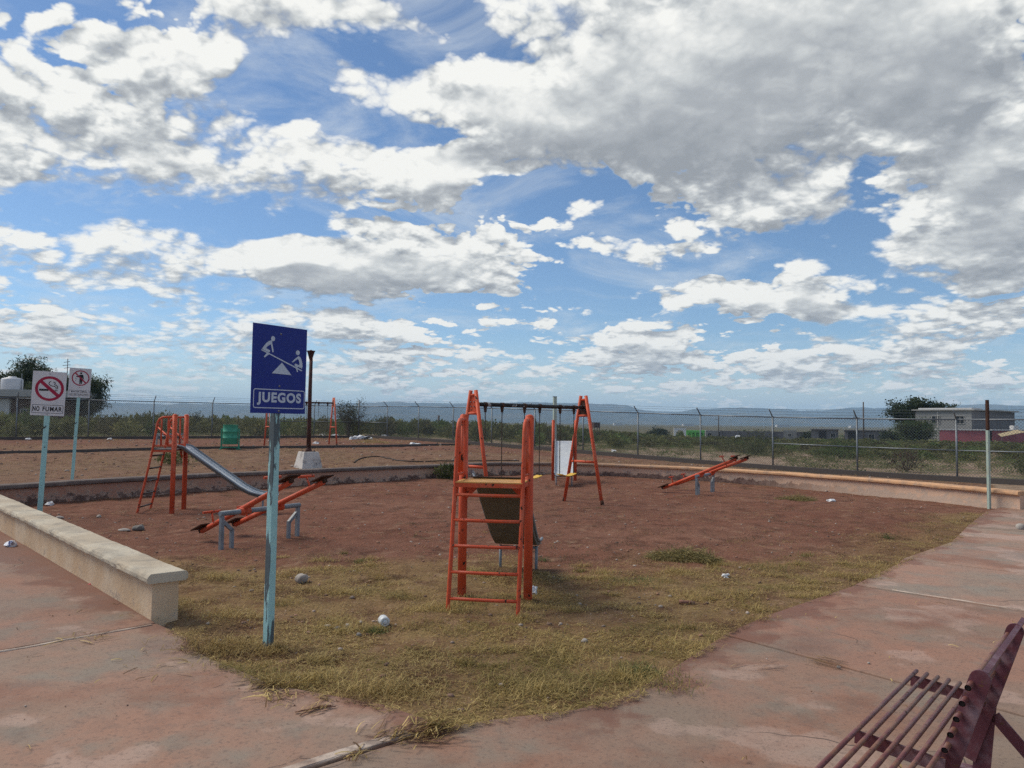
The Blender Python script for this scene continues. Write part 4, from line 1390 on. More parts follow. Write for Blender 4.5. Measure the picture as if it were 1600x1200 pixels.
U = lambda pts: [uv1(*p) for p in pts]
g = MB()
flat(g, U([(230, 574), (400, 578), (412, 614), (230, 610)]), zp, Mx)
for a in (505, 535, 560):
    flat(g, U([(a, 590), (a + 16, 590), (a + 16, 620), (a, 620)]), zp, Mx)
flat(g, stroke(U([(456, 437), (428, 445), (412, 470), (425, 498), (462, 520), (520, 528), (548, 545), (552, 575)]), 0.012), zp, Mx)
flat(g, stroke(U([(500, 448), (528, 455), (532, 478), (520, 497), (560, 510), (578, 535), (580, 575)]), 0.012), zp + .0002, Mx)
g.build('cigarette_pictogram', M['print_black'], s1, fix=False)
g = MB()
cx, cy = uv1(428, 570)
ring(g, cx, cy, 0.200, 0.200, 0.040, zp + .0004, Mx)
flat(g, U([(232, 448), (280, 408), (620, 690), (572, 730)]), zp + .0006, Mx)
g.build('prohibition_ring', M['print_red'], s1, fix=False)
g = MB()
rounded_frame(g, -W1 / 2 + 0.02, (0.5 - 0.945) * H1, W1 / 2 - 0.018, (0.5 - 0.757) * H1, 0.006, 0.006, 0, zp, Mx)
g.build('text_frame', M['print_black'], s1, fix=False)
lettering('NO', -0.158, (0.5 - 0.85) * H1, 0.092, 0.078, zp, Mx, M['print_black'], s1, 0.030)
lettering('FUMAR', 0.066, (0.5 - 0.85) * H1, 0.270, 0.076, zp, Mx, M['print_black'], s1, 0.026)
s1.rotation_euler = (Matrix.Rotation(R(2.0), 4, 'Y') @ Matrix.Rotation(R(30), 4, 'Z')).to_euler()
for v in (0.055, 0.97):
    MB().lathe([(0.0, 0.007), (0.006, 0.006), (0.009, 0.0)], 10, Mx @ Matrix.Translation((0.0, (0.5 - v) * H1, 0))).build('bolt', M['bolt'], s1)

# keep it clean
s2 = white_sign('white sign with a figure dropping litter in a thin red ring', (-10.72, 18.55, 0.02), R(30), 2.7)
z2 = 2.42
MB().prism([(-0.036, -0.036), (0.036, -0.036), (0.036, 0.036), (-0.036, 0.036)], -0.2, z2 - 0.30).prism(
    [(-0.035, -0.02), (0.035, -0.02), (0.035, 0.035), (-0.035, 0.035)], z2 - 0.30, z2 + 0.2).build('post', M['teal'], s2, bevel=0.005)
panel(M['sign_white'], W1, H1, z2, s2, y0=-0.046)
Mx = Matrix.Translation((0, -0.0465, 0)) @ sign_matrix(z2)


def uv2(px, py):
    v = (py - 155 - (px - 825) * 0.055) / 558.0
    xl = 825 - 40 * v; xr = 1262 - 37 * v
    return (((px - xl) / (xr - xl) - 0.5) * W1, (0.5 - v) * H1)


U = lambda pts: [uv2(*p) for p in pts]
g = MB()
flat(g, U([(1050 + 20 * math.cos(a), 262 + 20 * math.sin(a)) for a in np.linspace(0, 6.283, 16)[:-1]]), zp, Mx)
flat(g, U([(1022, 290), (1082, 290), (1098, 310), (1102, 380), (1086, 380), (1080, 330), (1078, 380), (1066, 466), (1046, 466), (1042, 395), (1038, 466), (1014, 466), (1018, 345), (1004, 338), (950, 334), (950, 318), (1000, 316)]), zp, Mx)
for (a, b) in ((936, 350), (950, 368), (938, 394)):
    flat(g, U([(a, b), (a + 14, b), (a + 14, b + 10), (a, b + 10)]), zp, Mx)
g.build('litter_pictogram', M['print_black'], s2, fix=False)
g = MB()
cx, cy = uv2(1040, 355)
ring(g, cx, cy, 0.190, 0.188, 0.025, zp + .0004, Mx)
flat(g, U([(918, 256), (938, 240), (1164, 452), (1142, 470)]), zp + .0006, Mx)
g.build('prohibition_ring', M['print_red'], s2, fix=False)
g = MB()
rounded_frame(g, -W1 / 2 + 0.02, (0.5 - 0.945) * H1, W1 / 2 - 0.018, (0.5 - 0.757) * H1, 0.006, 0.006, 0, zp, Mx)
g.build('text_frame', M['print_black'], s2, fix=False)
lettering('MANTEN LIMPIAS', 0.0, (0.5 - 0.808) * H1, 0.34, 0.042, zp, Mx, M['print_black'], s2, 0.012)
lettering('LAS INSTALACIONES', 0.0, (0.5 - 0.893) * H1, 0.39, 0.042, zp, Mx, M['print_black'], s2, 0.012)
s2.rotation_euler = (Matrix.Rotation(R(2.2), 4, 'Y') @ Matrix.Rotation(R(30), 4, 'Z')).to_euler()
for v in (0.03, 0.66, 0.975):
    MB().lathe([(0.0, 0.007), (0.006, 0.006), (0.009, 0.0)], 10, Mx @ Matrix.Translation((0.0, (0.5 - v) * H1, 0))).build('bolt', M['bolt'], s2)

sg.rotation_euler = (Matrix.Rotation(R(0.2), 4, 'Y') @ Matrix.Rotation(R(56), 4, 'Z')).to_euler()
# bare posts
p = thing('sign_post', 'bare pale post with a rusty top at the right end of the wall', 'post', (9.40, 14.93, 0), R(20))
MB().prism([(-0.026, -0.026), (0.026, -0.026), (0.026, 0.026), (-0.026, 0.026)], -0.2, 1.54).build('post_body', M['pole_pale'], p, bevel=0.006)
MB().prism([(-0.025, -0.025), (0.025, -0.025), (0.025, 0.025), (-0.025, 0.025)], 1.54, 2.14).build('bare_top', M['rust'], p, bevel=0.006)
p = thing('sign_post', 'bare whitish post rising behind the far slide', 'post', (1.24, 21.75, 0), R(20))
MB().prism([(-0.045, -0.045), (0.045, -0.045), (0.045, 0.045), (-0.045, 0.045)], -0.2, 2.33).build('post_body', M['pole_pale'], p, bevel=0.006)
MB().prism([(-0.05, -0.05), (0.05, -0.05), (0.05, 0.05), (-0.05, 0.05)], 2.33, 2.345).build('post_cap', M['rust'], p)

# ------------------------------------------------------------------ lamp post
lp = thing('lamp_post', 'rusty brown lamp post without a lantern on a chipped white pedestal', 'lamp post', (-6.46, 24.15, 0.07), R(38))
MB().box((0, 0, 0.24), (0.70, 0.70, 0.54), taper=0.70).build('pedestal', M['pedestal'], lp, bevel=0.02)
MB().box((0, 0, 0.516), (0.34, 0.34, 0.012)).lathe([(0.10, 0.522), (0.10, 0.57), (0.075, 0.60), (0.07, 0.64)], 14).build('base_flange', M['lamp_rust'], lp)
MB().tube([(0, 0, 0.52), (0, 0, 1.2), (0.0, 0, 2.4), (0.01, 0, 3.48)], 0.06, 14, rs=[0.072, 0.066, 0.060, 0.054]).build('pole', M['lamp_rust'], lp)
MB().lathe([(0.055, 3.46), (0.06, 3.50), (0.115, 3.70), (0.135, 3.715), (0.135, 3.735), (0.05, 3.74), (0.03, 3.76), (0.0, 3.765)], 14).build('lantern_cup', M['lamp_rust'], lp)
for a in range(4):
    x = 0.135 * (1 if a % 2 else -1); y = 0.135 * (1 if a // 2 else -1)
    MB().tube([(x, y, 0.51), (x, y, 0.56)], 0.014, 6).build('anchor_bolt', M['lamp_rust'], lp)

# ------------------------------------------------------------------ litter bin
gb = thing('litter_bin', 'green drum litter bin hung in a green metal frame', 'litter bin', (-11.36, 30.6, 0.37), R(4))
MB().lathe([(0.0, 0.20), (0.285, 0.20), (0.295, 0.21), (0.290, 0.44), (0.302, 0.45), (0.290, 0.46), (0.290, 0.70), (0.302, 0.71), (0.290, 0.72), (0.290, 0.97), (0.300, 0.985), (0.288, 0.985), (0.275, 0.25), (0.0, 0.24)], 28).build('drum', M['bin_green'], gb)
for s in (-1, 1):
    MB().box((s * 0.345, 0, 0.40), (0.055, 0.055, 0.86)).build('frame_post', M['bin_green'], gb, bevel=0.004)
    MB().tube([(s * 0.345, 0, 0.78), (s * 0.285, 0, 0.78)], 0.02, 8).build('pivot', M['bin_green'], gb)
    MB().box((s * 0.345, 0, 0.0), (0.07, 0.42, 0.05)).build('foot', M['bin_green'], gb)
MB().box((0, 0, 0.075), (0.63, 0.05, 0.05)).build('cross_bar', M['bin_green'], gb)

# ------------------------------------------------------------------ fence
print('fence')


def chain_link(mb, a, b, za, zb, h0, h1, pitch=0.095, r=0.0042):
    """woven wire between two posts: two families of slanting wires, each a thin three-sided rod"""
    a = Vector((a[0], a[1], 0)); b = Vector((b[0], b[1], 0))
    L = (b - a).length; d = (b - a) / L; nn = Vector((-d.y, d.x, 0))
    H = h1 - h0
    V = []; F = []
    for s in (1, -1):
        t = -H
        while t < L + H:
            # line x = t + s * (z)
            z0, z1 = 0.0, H
            x0, x1 = (t, t + H) if s > 0 else (t + H, t)
            xa, xb, ya, yb = x0, x1, 0.0, H
            if s > 0:
                if xa < 0: ya += (0 - xa); xa = 0
                if xb > L: yb -= (xb - L); xb = L
            else:
                if xa > L: ya += (xa - L); xa = L
                if xb < 0: yb -= (0 - xb); xb = 0
            if yb - ya > 0.03:
                o = len(V)
                for (x, y) in ((xa, ya), (xb, yb)):
                    zb_ = za + (zb - za) * x / L
                    c = a + d * x + Vector((0, 0, zb_ + h0 + y)) + nn * (0.02 * 1 + s * 0.002)
                    for k in range(3):
                        ang_ = 2.094 * k
                        V.append(c + nn * (r * math.cos(ang_)) + (d * -s + Vector((0, 0, 1))).normalized() * (r * math.sin(ang_)))
                for k in range(3):
                    F.append((o + k, o + (k + 1) % 3, o + 3 + (k + 1) % 3, o + 3 + k))
            t += pitch
    mb.add(V, F)


def make_fence(label, a, b, n_in, n_out, lean, mids, corner=True):
    """posts from a to b (n_in bays in view) and n_out bays beyond b; lean = +1/-1 side of the barbed wire arms"""
    r = thing('chain_link_fence', label, 'fence', (0, 0, 0), 0, 'chain link fence round the park')
    step = (b - a) / n_in
    d = step / np.linalg.norm(step); nn = np.array((-d[1], d[0])) * lean
    pts = [a + step * i for i in range(n_in + n_out + 1)]
    HR = 1.95
    wires = [MB() for _ in range(3)]
    for i, q in enumerate(pts):
        z = tzf(*q)
        first = i == 0
        if corner or not first:
            rr = 0.042 if first else 0.030
            po = MB().tube([(q[0], q[1], z - 0.3), (q[0], q[1], z + HR + (0.42 if first else 0.03))], rr, 10).build('fence_post', M['galv'], r)
            if not first:
                e = q + nn * 0.30
                MB().tube([(q[0], q[1], z + HR + 0.0), (e[0], e[1], z + HR + 0.30)], 0.022, 8).build('arm', M['galv'], po)
        if i:
            p0 = pts[i - 1]; z0 = tzf(*p0)
            MB().tube([(p0[0], p0[1], z0 + HR), (q[0], q[1], z + HR)], 0.022, 8).build('top_rail', M['galv'], r)
            if i - 1 in mids:
                MB().tube([(p0[0], p0[1], z0 + 0.98), (q[0], q[1], z + 0.98)], 0.020, 8).build('middle_rail', M['galv'], r)
            cm = MB(); chain_link(cm, p0, q, z0, z, 0.16, HR)
            tag(cm.build('wire_netting', M['mesh_wire'], r, fix=False), kind='stuff')
    for k, (f, hh) in enumerate(((0.10, 0.10), (0.20, 0.20), (0.295, 0.29))):
        w = MB().tube([tuple(q + nn * f) + (tzf(*q) + HR + hh,) for q in pts], 0.0045, 5)
        # barbs
        for i in range(len(pts) - 1):
            for s in np.arange(0.1, 1.0, 0.12):
                q = pts[i] + step * s + nn * f
                zz = tzf(*pts[i]) * (1 - s) + tzf(*pts[i + 1]) * s + HR + hh
                w.tube([(q[0], q[1], zz - 0.02), (q[0] + 0.008, q[1], zz + 0.02)], 0.003, 3, caps=False)
        w.build('barbed_wire', M['mesh_wire'], r)
    return r


nR = 11
make_fence('long right stretch of chain link fence running from the far corner towards the right', FENCE_R0, FENCE_R1, nR, 2, -1, {0, 9, 10, 11, 12})
make_fence('left stretch of chain link fence running from the far corner behind the left slide', FENCE_R0 + dL * 0.0, FENCE_L1, 6, 2, 1, {0, 1}, corner=False)

# ================================================================== plants
print('plants')


def leaf_quads(P, D, ln, wd, r, droop=0.0):
    """one folded leaf quad per point P along direction D"""
    k = len(P)
    D = D / (np.linalg.norm(D, axis=1, keepdims=True) + 1e-9)
    rv = r.normal(size=(k, 3)); sd = np.cross(D, rv); sd /= (np.linalg.norm(sd, axis=1, keepdims=True) + 1e-9)
    ln = ln[:, None]; wd = wd[:, None]
    a = P; m1 = P + D * ln * 0.5 + sd * wd * 0.5; b = P + D * ln; m2 = P + D * ln * 0.5 - sd * wd * 0.5
    b = b - np.array((0, 0, 1.0)) * ln * droop
    V = np.stack([a, m1, b, m2], 1).reshape(-1, 3)
    Q = np.arange(k * 4).reshape(k, 4)
    return V, Q


def branch_tree(r, base, height, spread, levels=4, kids=(4, 6), lean=(0, 0, 0), first_fork=0.3, stems=1, up=0.55, wander=0.25, thick=0.16):
    """list of limbs (points, radii) and the tips of the last level"""
    limbs = []; tips = []
    def grow(p, d, L, rad, lv):
        pts = [p]; dd = d
        n_ = 5
        for i in range(n_):
            dd = dd + r.normal(size=3) * wander * 0.45 + np.array((0, 0, up * 0.10 * (1 if lv < 2 else 0.3)))
            dd /= np.linalg.norm(dd)
            pts.append(pts[-1] + dd * L / n_)
        rs = np.linspace(rad, rad * 0.55, n_ + 1)
        limbs.append((pts, rs))
        if lv >= levels - 1:
            for q in pts[1:]:
                tips.append((q, dd))
            return
        k = r.integers(kids[0], kids[1] + 1)
        for j in range(k):
            f = first_fork + (1 - first_fork) * (j + r.random() * 0.8) / k if lv == 0 else 0.25 + 0.75 * (j + r.random() * 0.8) / k
            f = min(f, 0.999)
            i = int(f * n_); q = pts[i] + (pts[min(i + 1, n_)] - pts[i]) * (f * n_ - i)
            a = r.random() * 6.283
            side = np.array((math.cos(a) * spread, math.sin(a) * spread, (r.random() - 0.25) * 0.7))
            nd = dd * 0.55 + side * (0.75 + 0.4 * r.random())
            nd /= np.linalg.norm(nd)
            grow(q, nd, L * (0.52 + 0.25 * r.random()), max(0.008, rad * 0.5), lv + 1)
    for s in range(stems):
        a = r.random() * 6.283
        d0 = np.array((math.cos(a) * 0.35 * (stems > 1), math.sin(a) * 0.35 * (stems > 1), 1.0)) + np.array(lean)
        grow(np.array(base, float) , d0 / np.linalg.norm(d0), height, thick, 0)
    return limbs, tips


def make_tree(name, label, loc, r, height, spread, n_leaf, leaf, tones, cloud=0.35, droop=0.3, group=None, cat='tree', squash=None, **kw):
    t = thing(name, label, cat, loc, 0, group)
    limbs, tips = branch_tree(r, (0, 0, -0.2), height, spread, **kw)
    if squash:
        allz = max(q[0][2] for q in tips)
    tb = MB()
    for pts, rs in limbs:
        tb.tube(pts, 0.1, 7 if rs[0] > 0.05 else 4, caps=False, rs=list(rs))
    tb.build('trunk', M['bark'], t, fix=False)
    T = np.array([q for q, _ in tips]); D = np.array([d for _, d in tips])
    pick = r.integers(0, len(T), n_leaf)
    P = T[pick] + r.normal(size=(n_leaf, 3)) * cloud * np.array((1, 1, 0.75))
    dd = D[pick] * 0.5 + r.normal(size=(n_leaf, 3)) * 0.7
    V, Q = leaf_quads(P, dd, leaf[0] * (0.6 + 0.8 * r.random(n_leaf)), leaf[1] * (0.6 + 0.8 * r.random(n_leaf)), r, droop)
    tones = np.array(tones)
    clump = fbm(P[:, 0] * 1.1, P[:, 1] * 1.1 + P[:, 2] * 1.3, 1.0, 3, 80)
    ci = np.clip((clump - 0.25) * 2.0 * len(tones) + r.normal(size=n_leaf) * 0.7, 0, len(tones) - 1).astype(int)
    col_ = tones[ci] * (0.8 + 0.4 * r.random((n_leaf, 1)))
    fast_mesh('crown', V, Q, mat=M['leaf'], parent=t, colors=np.repeat(col_, 4, 0))
    return t


OLIVE = [(0.055, 0.068, 0.026), (0.085, 0.098, 0.036), (0.12, 0.130, 0.050), (0.155, 0.155, 0.065)]
DARK = [(0.020, 0.034, 0.018), (0.030, 0.048, 0.024), (0.045, 0.065, 0.030), (0.065, 0.085, 0.038)]
GREEN = [(0.055, 0.085, 0.028), (0.085, 0.125, 0.038), (0.11, 0.155, 0.048), (0.13, 0.165, 0.065)]
r1 = np.random.default_rng(21)
make_tree('mesquite_tree', 'wide dark feathery mesquite tree behind the two white signs', (-42.6, 67, 0.38), np.random.default_rng(5), 3.6, 1.25, 48000, (0.30, 0.08), DARK + OLIVE[1:2],
          cloud=0.28, droop=0.35, levels=4, kids=(5, 6), stems=3, first_fork=0.35, thick=0.17, up=0.8)
make_tree('mesquite_tree', 'right-hand drooping part of the dark mesquite grove beside the small litter sign', (-38.6, 66, 0.38), np.random.default_rng(9), 3.0, 1.2, 34000, (0.30, 0.08), DARK,
          cloud=0.28, droop=0.5, levels=4, kids=(5, 6), stems=2, first_fork=0.3, thick=0.13, up=0.4)
make_tree('mesquite_tree', 'left-hand dark mesquite of the grove, spreading towards the white tank', (-46.5, 68.5, 0.36), np.random.default_rng(6), 3.0, 1.3, 34000, (0.30, 0.08), DARK,
          cloud=0.30, droop=0.4, levels=4, kids=(5, 6), stems=3, first_fork=0.3, thick=0.13, up=0.5)
make_tree('broadleaf_tree', 'tall dark round-leaved tree behind the grey two-storey house', (62.6, 116, -1.2), np.random.default_rng(31), 4.4, 1.0, 20000, (0.30, 0.22), DARK + [(0.05, 0.065, 0.022)],
          cloud=0.34, droop=0.1, levels=4, kids=(5, 6), stems=2, first_fork=0.35, thick=0.24, up=0.9)
make_tree('mesquite_tree', 'mid green bushy tree in front of the grey house', (47.0, 88, -0.6), np.random.default_rng(12), 1.9, 1.35, 16000, (0.20, 0.08), GREEN[:3] + OLIVE[:2],
          cloud=0.36, droop=0.2, levels=4, kids=(5, 6), stems=3, first_fork=0.2, thick=0.13, up=0.5)
make_tree('thin_shrub', 'thin open shrub with upright twigs beside the far fence corner', (-10.35, 47.9, 0.5), np.random.default_rng(14), 1.5, 0.8, 1900, (0.12, 0.045), [(0.06, 0.075, 0.035), (0.085, 0.095, 0.05), (0.05, 0.06, 0.03)],
          cloud=0.14, droop=0.1, cat='shrub', levels=4, kids=(3, 5), stems=5, first_fork=0.15, thick=0.035, up=0.9)
make_tree('thin_shrub', 'sparse leafless-looking shrub above the scrub behind the left slide', (-22.4, 54, 0.5), np.random.default_rng(15), 0.95, 0.8, 900, (0.12, 0.05), DARK[1:],
          cloud=0.12, droop=0.1, cat='shrub', levels=4, kids=(3, 4), stems=4, first_fork=0.2, thick=0.035, up=0.9)
FT = [('dark low tree left of the white arch', 29.2, 150, 1.45, DARK), ('dark small tree just left of the arch wall', 27.2, 146, 1.1, DARK), ('round mid green tree rising over the long block wall', 42.6, 140, 1.25, GREEN),
      ('small dark tree behind the long block wall, right of the round green one', 48.0, 142, 1.15, DARK), ('bushy dark tree standing in front of the long block wall', 46.5, 118, 0.95, DARK), ('small green tree between the green building and its neighbour', 34.6, 152, 1.1, GREEN),
      ('green tree to the right of the pink annexe', 74.5, 104, 1.5, GREEN), ('scrubby dark tree at the left foot of the grey house', 49.5, 98, 1.0, DARK), ('low dark bush tree left of the dark shed', 52.6, 112, 0.8, DARK)]
for i, (lb, x, y, h, tn) in enumerate(FT):
    make_tree('small_tree', lb, (x, y, tzf(x, y)), np.random.default_rng(100 + i), h, 1.2, 2600, (0.34, 0.22), tn, cloud=0.34, droop=0.1, group='small trees among the far houses',
              levels=3, kids=(6, 8), stems=3, first_fork=0.25, thick=0.10, up=0.6)

# ---- scrub beyond the fence


def bush_template(r, n, h, w, ls, tones):
    az = r.random(n) * 6.283; q = r.random(n) ** 0.6
    t = r.random(n) ** 0.75
    lobes = 0.72 + 0.28 * np.sin(az * 3 + r.random() * 6) * np.sin(az * 2 + r.random() * 6)
    rad = w * lobes * q * np.sin(np.clip(0.25 + t * 2.3, 0, 3.0)) ** 0.7
    P = np.stack([np.cos(az) * rad, np.sin(az) * rad, h * t * (1 - 0.35 * q * q) * (0.8 + 0.35 * r.random(n))], -1)
    D = np.stack([np.cos(az) * 0.5, np.sin(az) * 0.5, 0.9 + 0 * az], -1) + r.normal(size=(n, 3)) * 0.45
    V, Q = leaf_quads(P, D, ls * (0.6 + 0.9 * r.random(n)), ls * 0.42 * (0.6 + 0.8 * r.random(n)), r)
    tones = np.array(tones)
    c = tones[np.clip((fbm(P[:, 0] * 3, P[:, 2] * 3 + P[:, 1] * 2, 1, 2, 3) * len(tones) + r.normal(size=n) * 0.5), 0, len(tones) - 1).astype(int)] * (0.75 + 0.5 * r.random((n, 1)))
    return V, Q, np.repeat(c, 4, 0)


def beyond_fence(x, y, m=1.5):
    """distance behind the fence lines, positive outside"""
    dr = ((x - FENCE_R0[0]) * -dR[1] + (y - FENCE_R0[1]) * dR[0])
    dl = -((x - FENCE_R0[0]) * -dL[1] + (y - FENCE_R0[1]) * dL[0])
    return np.maximum(dr, dl)


BT = []
for i in range(6):
    r = np.random.default_rng(300 + i)
    BT.append(bush_template(r, 330, 1.0, 0.75, 0.17, [OLIVE, OLIVE, GREEN, OLIVE, [(0.075, 0.075, 0.04), (0.06, 0.065, 0.03), (0.10, 0.10, 0.05)], OLIVE[1:]][i]))
BTF = []
for i in range(5):
    r = np.random.default_rng(320 + i)
    BTF.append(bush_template(r, 80, 1.0, 0.85, 0.36, [OLIVE, OLIVE, GREEN, OLIVE, OLIVE[1:]][i]))


def scatter(name, T, X, Y, Sx, Sz, r, label=None):
    VV = []; QQ = []; CC_ = []; o = 0
    Z = tz(X, Y)
    for k in range(len(X)):
        V, Q, c = T[r.integers(len(T))]
        a = r.random() * 6.283; ca, sa = math.cos(a), math.sin(a)
        W = np.stack([(V[:, 0] * ca - V[:, 1] * sa) * Sx[k] + X[k], (V[:, 0] * sa + V[:, 1] * ca) * Sx[k] + Y[k], V[:, 2] * Sz[k] + Z[k] - 0.03], -1)
        VV.append(W); QQ.append(Q + o); CC_.append(c * (0.8 + 0.4 * r.random())); o += len(V)
    ob = fast_mesh(name, np.concatenate(VV), np.concatenate(QQ), mat=M['leaf'], colors=np.concatenate(CC_) * np.array((1.5, 1.35, 1.3)))
    return tag(ob, kind='stuff')


r = np.random.default_rng(55)
# near belt: patchy low weeds; then the bushes thicken into one mass
n0 = 9000
a = R(-44) + R(88) * r.random(n0); rr = 24 + 46 * r.random(n0) ** 0.8
X = np.sin(a) * rr; Y = np.cos(a) * rr
bf = beyond_fence(X, Y)
pt = fbm(X, Y, 0.28, 4, 90)
ok = (bf > 0.4) & (bf < 24) & (pt + 0.008 * bf > 0.48)
X, Y, bf = X[ok][:3400], Y[ok][:3400], bf[ok][:3400]
WT = [bush_template(np.random.default_rng(340 + i), 70, 1.0, 1.0, 0.17, [GREEN, OLIVE[1:], [(0.10, 0.11, 0.05), (0.13, 0.12, 0.06)], OLIVE][i]) for i in range(4)]
scatter('weeds', WT, X, Y, 0.22 + 0.42 * r.random(len(X)), 0.10 + 0.22 * r.random(len(X)), r)
a = R(-44) + R(88) * r.random(n0); rr = 34 + 56 * r.random(n0) ** 0.9
X = np.sin(a) * rr; Y = np.cos(a) * rr
bf = beyond_fence(X, Y); low = sms(2.0, 14.0, np.degrees(np.arctan2(X, Y))); thr = 3.2 + 11.0 * low
pt = fbm(X, Y, 0.16, 4, 95)
ok = (bf > thr) & (pt + 0.02 * (bf - thr) > 0.46) & (np.hypot(X - 47, Y - 88) > 4)
X, Y = X[ok][:1150], Y[ok][:1150]
hs = (0.65 + 0.75 * fbm(X, Y, 0.2, 3, 97)) * (1 - 0.62 * sms(2.0, 14.0, np.degrees(np.arctan2(X, Y))))
scatter('scrub', BT, X, Y, 0.8 + 0.7 * r.random(len(X)), hs * (0.75 + 0.45 * r.random(len(X))), r)
a = R(-44) + R(88) * r.random(7000); rr = 85 + 240 * r.random(7000) ** 1.3
X = np.sin(a) * rr; Y = np.cos(a) * rr
ok = ~((X > 26) & (X < 78) & (Y > 92) & (Y < 158)) | (r.random(len(X)) < 0.10) & (Y < 108)
X, Y = X[ok][:3200], Y[ok][:3200]
scatter('far_scrub', BTF, X, Y, 1.2 + 1.2 * r.random(len(X)), (0.8 + 0.7 * r.random(len(X))) * (1 - 0.58 * sms(2.0, 14.0, np.degrees(np.arctan2(X, Y)))), r)

# some bushes near the fence that can be told apart
def one_bush(label, x, y, h, w, tones, n=1100, ls=0.11, seed=0, group='single bushes behind the fence', name='bush'):
    r = np.random.default_rng(seed)
    V, Q, c = bush_template(r, n, h, w, ls, tones)
    t = thing(name, label, 'bush', (x, y, tzf(x, y) - 0.02), 0, group)
    fast_mesh('foliage', V, Q, mat=M['leaf'], parent=t, colors=c)
    sb = MB()
    for k in range(7):
        a_ = r.random() * 6.283
        sb.tube([(0, 0, -0.05), (math.cos(a_) * w * 0.25, math.sin(a_) * w * 0.25, h * 0.4), (math.cos(a_) * w * 0.55, math.sin(a_) * w * 0.55, h * 0.85)], 0.01, 5, rs=[0.014, 0.010, 0.005])
    sb.build('stem', M['bark'], t, fix=False)
    return t


one_bush('large olive bush behind the fence between the far seesaw and the white arch', 13.6, 42.0, 1.35, 1.7, OLIVE[:3], seed=1)
one_bush('bright green bush behind the fence, right of the far seesaw', 17.2, 39.5, 0.95, 1.5, GREEN, seed=2)
one_bush('fresh green bush behind the fence at the left picture edge', -25.6, 40.5, 1.55, 1.6, GREEN, seed=3)
one_bush('dark green bush behind the far swing set', -9.0, 52.0, 1.35, 1.9, OLIVE[:3], seed=4)
one_bush('reddish twiggy bush just behind the fence left of the bare post', 14.9, 28.6, 0.85, 0.8, [(0.10, 0.075, 0.045), (0.12, 0.08, 0.05), (0.07, 0.075, 0.035)], n=420, seed=5)
one_bush('olive weed clump behind the fence to the right of the bare post', 18.4, 26.6, 0.8, 1.1, OLIVE[1:], seed=6)
one_bush('low green plant growing behind the wall by the left slide', -10.95, 24.6, 0.42, 0.85, OLIVE[1:], n=600, ls=0.09, seed=7, group='low plants by the curved wall')
one_bush('dark green weed growing at the inner foot of the wall behind the nearest slide', -1.75, 20.9, 0.42, 0.45, OLIVE, n=500, ls=0.09, seed=8, group='low plants by the curved wall')

# ---- mown dry grass
print('grass')


def blades(n, sampler, r, ln=(0.03, 0.085), wd=(0.0022, 0.0042), lie=(5, 55), tones=None, base_z=None):
    X, Y = sampler(n)
    k = len(X)
    head = r.random(k) * 6.283
    tilt = np.radians(lie[0] + (lie[1] - lie[0]) * r.random(k) ** 1.5)
    L = ln[0] + (ln[1] - ln[0]) * r.random(k) ** 1.4; Wd = wd[0] + (wd[1] - wd[0]) * r.random(k)
    hx, hy = np.cos(head), np.sin(head)
    sx, sy = -hy, hx
    z0 = (base_z if base_z is not None else np.zeros(k)) + 0.016 * r.random(k) ** 2
    mx = np.cos(tilt) * L * 0.55; mz = np.sin(tilt) * L * 0.55
    t2 = tilt - np.radians(15 + 40 * r.random(k))
    ex = mx + np.cos(t2) * L * 0.45; ez = np.maximum(mz + np.sin(t2) * L * 0.45, 0.002)
    w = Wd / 2
    p = np.empty((k, 5, 3))
    p[:, 0] = np.stack([X + sx * w, Y + sy * w, z0], -1); p[:, 1] = np.stack([X - sx * w, Y - sy * w, z0], -1)
    p[:, 2] = np.stack([X + hx * mx - sx * w * .8, Y + hy * mx - sy * w * .8, z0 + mz], -1); p[:, 3] = np.stack([X + hx * mx + sx * w * .8, Y + hy * mx + sy * w * .8, z0 + mz], -1)
    p[:, 4] = np.stack([X + hx * ex, Y + hy * ex, z0 + ez], -1)
    b = np.arange(k) * 5
    Q = np.stack([b, b + 1, b + 2, b + 3], -1); T = np.stack([b + 3, b + 2, b + 4], -1)
    tones = np.array(tones)
    pat = fbm(X, Y, 2.3, 3, 110)
    pat = 0.55 * pat + 0.45 * fbm(X, Y, 0.9, 3, 112)
    ci = np.clip((pat - 0.33) * 2.9 * len(tones) + r.normal(size=k) * 1.1, 0, len(tones) - 1).astype(int)
    c = tones[ci] * (0.65 + 0.7 * r.random((k, 1)))
    return p.reshape(-1, 3), Q, T, np.repeat(c, 5, 0)


from_grid_r = rad


def ground_z(x, y):
    """height of the built ground at x, y (bilinear on the polar grid)"""
    rr = np.hypot(x, y); a = np.arctan2(x, y)
    i = np.clip(np.searchsorted(rad, rr) - 1, 0, len(rad) - 2)
    jj = np.clip(np.searchsorted(front, a) - 1, 0, len(front) - 2)
    fr_ = np.clip((rr - rad[i]) / (rad[i + 1] - rad[i]), 0, 1); fa = np.clip((a - front[jj]) / (front[jj + 1] - front[jj]), 0, 1)
    return (GZ[i, jj] * (1 - fr_) + GZ[i + 1, jj] * fr_) * (1 - fa) + (GZ[i, jj + 1] * (1 - fr_) + GZ[i + 1, jj + 1] * fr_) * fa


rg = np.random.default_rng(77)
PLAYE = PLAY


